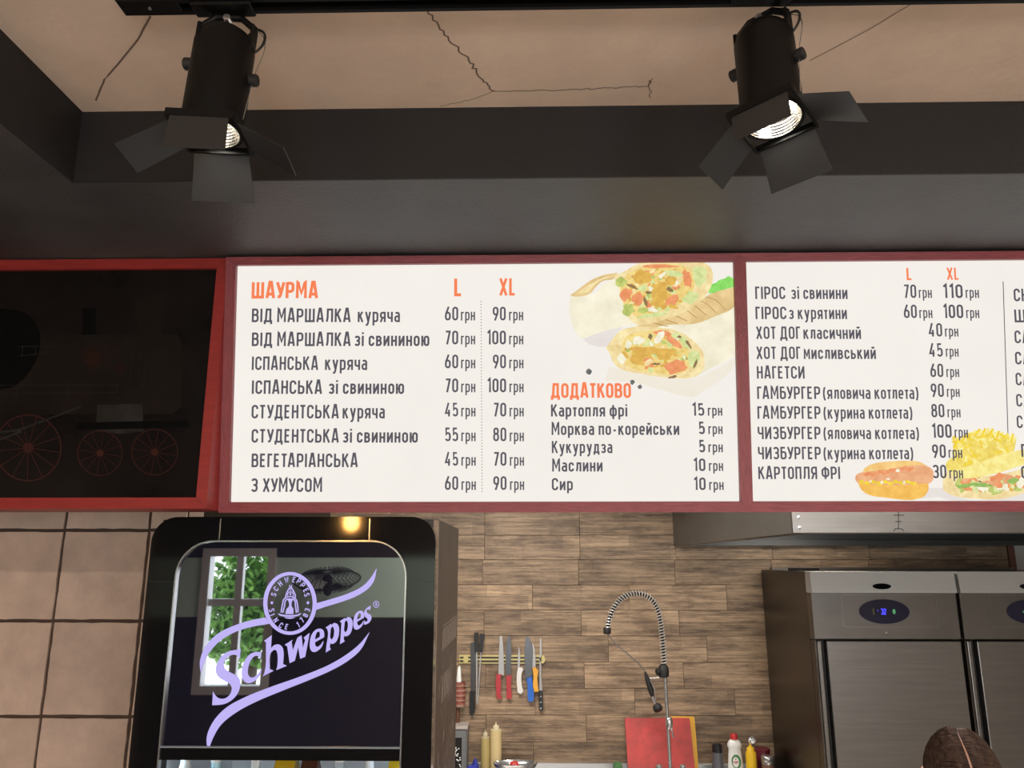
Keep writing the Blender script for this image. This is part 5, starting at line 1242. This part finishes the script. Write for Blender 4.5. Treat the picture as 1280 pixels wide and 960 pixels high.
for s in (-1, 1):
    sh_ = add((hx + s * .175, HY + .045, 1.365), .062, 3); el = add((hx + s * .235, HY + .03, 1.10), .046, sh_); wr_ = add((hx + s * .13, HY - .19, 1.04), .029, el)
    pa = add((hx + s * .105, HY - .26, 1.03), (.036, .018), wr_)
    for k, (dx, ln) in enumerate(((-.027, .062), (-.009, .072), (.010, .069), (.027, .054))):
        f1 = add((hx + s * .095 + dx, HY - .30, 1.026), .0088, pa); f2 = add((hx + s * .09 + dx, HY - .30 - ln * .6, 1.012), .008, f1); add((hx + s * .088 + dx, HY - .30 - ln, .992), .0068, f2)
    th_ = add((hx + s * .075, HY - .235, 1.02), .0105, pa); add((hx + s * .055, HY - .275, 1.008), .008, th_)
    hp_ = add((hx + s * .09, HY + .05, .84), .088, 0); kn_ = add((hx + s * .10, HY + .03, .48), .058, hp_); an = add((hx + s * .10, HY + .06, .10), .038, kn_); add((hx + s * .105, HY - .07, .05), .035, an)
body = skin_mesh('body', nodes, E, M['shirt'], pe)
# head: sculpted from a dense sphere, bowed towards the counter
def head_geo(scale=1.0, hair=False):
    bm = bmesh.new(); bmesh.ops.create_icosphere(bm, subdivisions=5, radius=1)
    for v in bm.verts:
        x, y, z = v.co
        X, Yy, Z = x * .0725, y * .092, z * .110
        if y < 0:                                           # face side (-y)
            if z < -.1: X *= 1 - .30 * min(1, (-z - .1)); Yy *= 1 - .10 * (-z - .1)
            Yy *= .96
            nose = math.exp(-((x / .16) ** 2 + ((z + .22) / .2) ** 2)); Yy -= .021 * nose * (1 if z < .02 else .5)
            for s in (-1, 1):
                Yy += .010 * math.exp(-(((x - s * .40) / .16) ** 2 + ((z - .02) / .10) ** 2))
                Yy -= .006 * math.exp(-(((x - s * .38) / .22) ** 2 + ((z - .18) / .07) ** 2))
            Yy -= .007 * math.exp(-((x / .24) ** 2 + ((z + .52) / .05) ** 2)) + .007 * math.exp(-((x / .22) ** 2 + ((z + .62) / .05) ** 2)) - .005 * math.exp(-((x / .26) ** 2 + ((z + .57) / .025) ** 2))
            Yy -= .010 * math.exp(-((x / .3) ** 2 + ((z + .88) / .12) ** 2))
        elif z < -.35: Yy *= 1 - .45 * (-z - .35)
        for s in (-1, 1): X += s * .016 * math.exp(-(((x - s) / .12) ** 2 + ((y - .08) / .16) ** 2 + ((z + .08) / .24) ** 2))
        v.co = Vector((X, Yy, Z)) * scale
    return from_bm(bm)
HM = Matrix.Translation((hx, HY, hz)) @ Matrix.Rotation(R(1), 4, 'Y') @ Matrix.Rotation(R(-20), 4, 'Z') @ Matrix.Rotation(R(34), 4, 'X')
V, F = head_geo(); V = [HM @ v for v in V]
hdm = mk('head', (V, F), M['skin'], pe, True); 
for p in hdm.data.polygons: p.use_smooth = True
eyem = mat('eye_white', (.7, .68, .65), .2); irm = mat('dark_iris', (.02, .012, .008), .1)
for s in (-1, 1):
    c_ = Vector((s * .028, -.0735, .002)); V, F = lathe([(0, -.0075), (.0075, -.0055), (.0105, 0), (.0075, .0055), (0, .0075)], (0, 0, 0), 14); ey = mk('eye', ([HM @ (v + c_) for v in V], F), eyem, hdm, True)
    V, F = lathe([(0, 0), (.005, .0), (.0045, .0012), (0, .0016)], c_ + Vector((0, -.0100, 0)), 12, (0, -1, 0)); mk('iris', ([HM @ v for v in V], F), irm, hdm)
# hair: a close cap and combed locks running from the parting down both sides
HSX, HSY, HSZ = .069, .088, .108
def hpt(phi, lam, side, th):
    ph = R(phi + 16 * (lam / 90) ** 1.5); la = R(lam)
    d = Vector((side * math.sin(la), -math.cos(ph) * math.cos(la), math.sin(ph) * math.cos(la)))
    if lam > 78: d.z -= (lam - 78) / 90
    off = .007 * math.sin(R(phi * 2.6)) * math.cos(la)
    return Vector((d.x * HSX * th + off, d.y * HSY * th, d.z * HSZ * th))
def phi_j(j, nj): return 30 + 188 * j / nj
V, F = [], []
for side in (-1, 1):
    n0 = len(V); nj, ni = 60, 26
    for j in range(nj + 1):
        for i in range(ni + 1):
            l0 = 1.7 * max(0, min(1, (112 - phi_j(j, nj)) / 45)); lam = l0 + (115 - l0) * i / ni; V.append(HM @ hpt(phi_j(j, nj), lam, side, 1.025 + .055 * min(1, lam / 25)))
    for j in range(nj):
        for i in range(ni):
            a = n0 + j * (ni + 1) + i; f = (a, a + ni + 1, a + ni + 2, a + 1); F.append(f if side > 0 else f[::-1])
M['hair'] = mat('dark_brown_hair', (.034, .021, .016), .8, var=.5, vscale=30, spec=.1)
hairo = mk('hair', (V, F), M['hair'], hdm, True, label='dark brown hair parted along the crown')
rs = random.Random(5); lk = []
for side in (-1, 1):
    for k in range(330):
        phi = 30 + 188 * (k + rs.uniform(-.6, .6)) / 330; st = rs.uniform(1.2, 3.2) * max(.15, min(1, (115 - phi) / 45)); dr_ = rs.uniform(-7, 7); th = rs.uniform(1.045, 1.075)
        pts = []
        for q in range(9):
            t_q = q / 8; lam = st + (110 + rs.uniform(-3, 3) - st) * t_q; pts.append(HM @ hpt(phi + dr_ * t_q, lam, side, 1.0 + (th - 1 + .022 * math.sin(t_q * 3)) * min(1, .35 + lam / 20)))
        lk.append(tube(pts, [.0006] + [rs.uniform(.0010, .0019)] * 7 + [.0006], 4))
M['lock'] = mat('brown_hair_locks', (.072, .045, .033), .62, var=.7, vscale=90, spec=.12)
lo2 = mk('hair_locks', join(*lk), M['lock'], hairo, True); lo2['kind'] = 'stuff'

# ================================================================== GUEST SIDE OF THE ROOM (seen in reflections)
fan_c = Vector((-1.66, YB + .34, 1.90))
fn = thing('wall_fan', 'round caged fan on the wall behind the guests', 'fan', (fan_c.x, YB + .01, fan_c.z - .1))
FM = Matrix.Translation(fan_c) @ Matrix.Rotation(R(-16), 4, 'X')
cg = []
for k in range(36):
    a = 2 * PI * k / 36; cg.append(tube([FM @ Vector((.04 * math.cos(a), .04 * math.sin(a), .07)), FM @ Vector((.2 * math.cos(a), .2 * math.sin(a), .055)), FM @ Vector((.27 * math.cos(a), .27 * math.sin(a), 0)), FM @ Vector((.2 * math.cos(a), .2 * math.sin(a), -.055)), FM @ Vector((.05 * math.cos(a), .05 * math.sin(a), -.07))], .003, 5))
cg.append(tube([FM @ Vector((.27 * math.cos(2 * PI * k / 40), .27 * math.sin(2 * PI * k / 40), 0)) for k in range(40)], .006, 6, True))
mk('cage', join(*cg), M['rubber'], fn)
for k in range(3):
    pl = Plane((0, 0, 0), (1, 0, 0), (0, 1, .25)); g = prism(pl, [(.03, -.03), (.14, -.08), (.22, -.05), (.23, .02), (.15, .06), (.03, .03)], -.001, .001)
    mk('blade', xf(g, FM @ Matrix.Rotation(2 * PI * k / 3, 4, 'Z')), mat('grey_fan_blade_%d' % k, (.35, .38, .38), .5), fn)
mk('motor', xf(lathe([(.03, -.12), (.04, -.08), (.04, .02), (.02, .04)], n=18), FM), M['rubber'], fn, True)
mk('arm', tube([FM @ Vector((0, 0, -.12)), Vector((fan_c.x, YB + .06, fan_c.z - .05)), Vector((fan_c.x, YB, fan_c.z - .05))], .018, 10), M['rubber'], fn, True)
M['wbulb'] = mat('warm_filament_glow', (1, .6, .2), .3, emit=(1, .48, .12), estr=90)
for (px, py, lab) in ((-1.05, -.75, 'warm filament pendant bulb over the left of the guest room'), (.35, -1.1, 'warm filament pendant bulb in the middle of the guest room'), (1.5, -.75, 'warm filament pendant bulb over the right of the guest room')):
    zc = ZS if px < XL else ZC
    pn = thing('pendant_lamp', lab, 'pendant lamp', (px, py, 2.225), 'pendant lamps over the guests')
    mk('canopy', lathe([(.05, zc - .03), (.05, zc - .0005)], (px, py, 0), 18), M['blackmetal'], pn); mk('cord', tube([(px, py, 2.405), (px, py, zc - .03)], .003, 6), M['rubber'], pn)
    mk('socket', lathe([(.018, 2.345), (.022, 2.355), (.022, 2.395), (.01, 2.410)], (px, py, 0), 14), M['blackmetal'], pn, True)
    mk('bulb', lathe([(0, 2.225), (.03, 2.235), (.042, 2.265), (.036, 2.305), (.018, 2.345)], (px, py, 0), 18), M['wbulb'], pn, True)
# ceiling lamp fixtures around the area lights; the guest room pair is added
for i, (lst, zc, grp, wh) in enumerate(((KLAMPS, ZS, 'kitchen ceiling lamps', 'kitchen'), (GLAMPS, ZC, 'added guest room ceiling lamps', 'guest room'))):
    for j, (lx, ly) in enumerate(lst):
        t = thing('ceiling_lamp', 'long white unseen ceiling lamp on the %s side, %s of the pair' % (wh, ('left', 'right')[j]), 'ceiling lamp', (lx, ly, zc - .04), grp)
        mk('housing', box(lx - .57, lx + .57, ly - .12, ly + .12, zc - .035, zc - .0005, .004), M['white'], t)
# trees outside the windows
M['leaf'] = mat('tree_leaves', (.16, .34, .05), .7, var=.5, vscale=8)
def tree(label, x, y, z, r, seed):
    rs = random.Random(seed); t = thing('street_tree', label, 'tree', (x, y, 0), 'trees outside the windows')
    mk('trunk', tube([(x, y, 0), (x + .05, y, z - r * .5), (x, y, z)], [.09, .07, .04], 10), mat('bark%d' % seed, (.10, .07, .05), .9), t, True)
    V, F = [], []
    for k in range(2600):
        d = Vector((rs.gauss(0, 1), rs.gauss(0, 1), rs.gauss(0, 1))).normalized() * r * rs.random() ** .4; c = Vector((x, y, z)) + d
        a = Vector((rs.uniform(-1, 1), rs.uniform(-1, 1), rs.uniform(-1, 1))).normalized() * .06; b2 = a.orthogonal().normalized() * .035; n = len(V)
        V += [c - a, c + b2, c + a, c - b2]; F.append((n, n + 1, n + 2, n + 3))
    fo = mk('foliage', (V, F), M['leaf'], t); fo['kind'] = 'stuff'
tree('leafy green tree outside the narrow window', -3.02, YB - 1.8, 1.55, .62, 11); tree('leafy green tree outside the added wide windows', 1.2, YB - 2.4, 1.6, .7, 12)
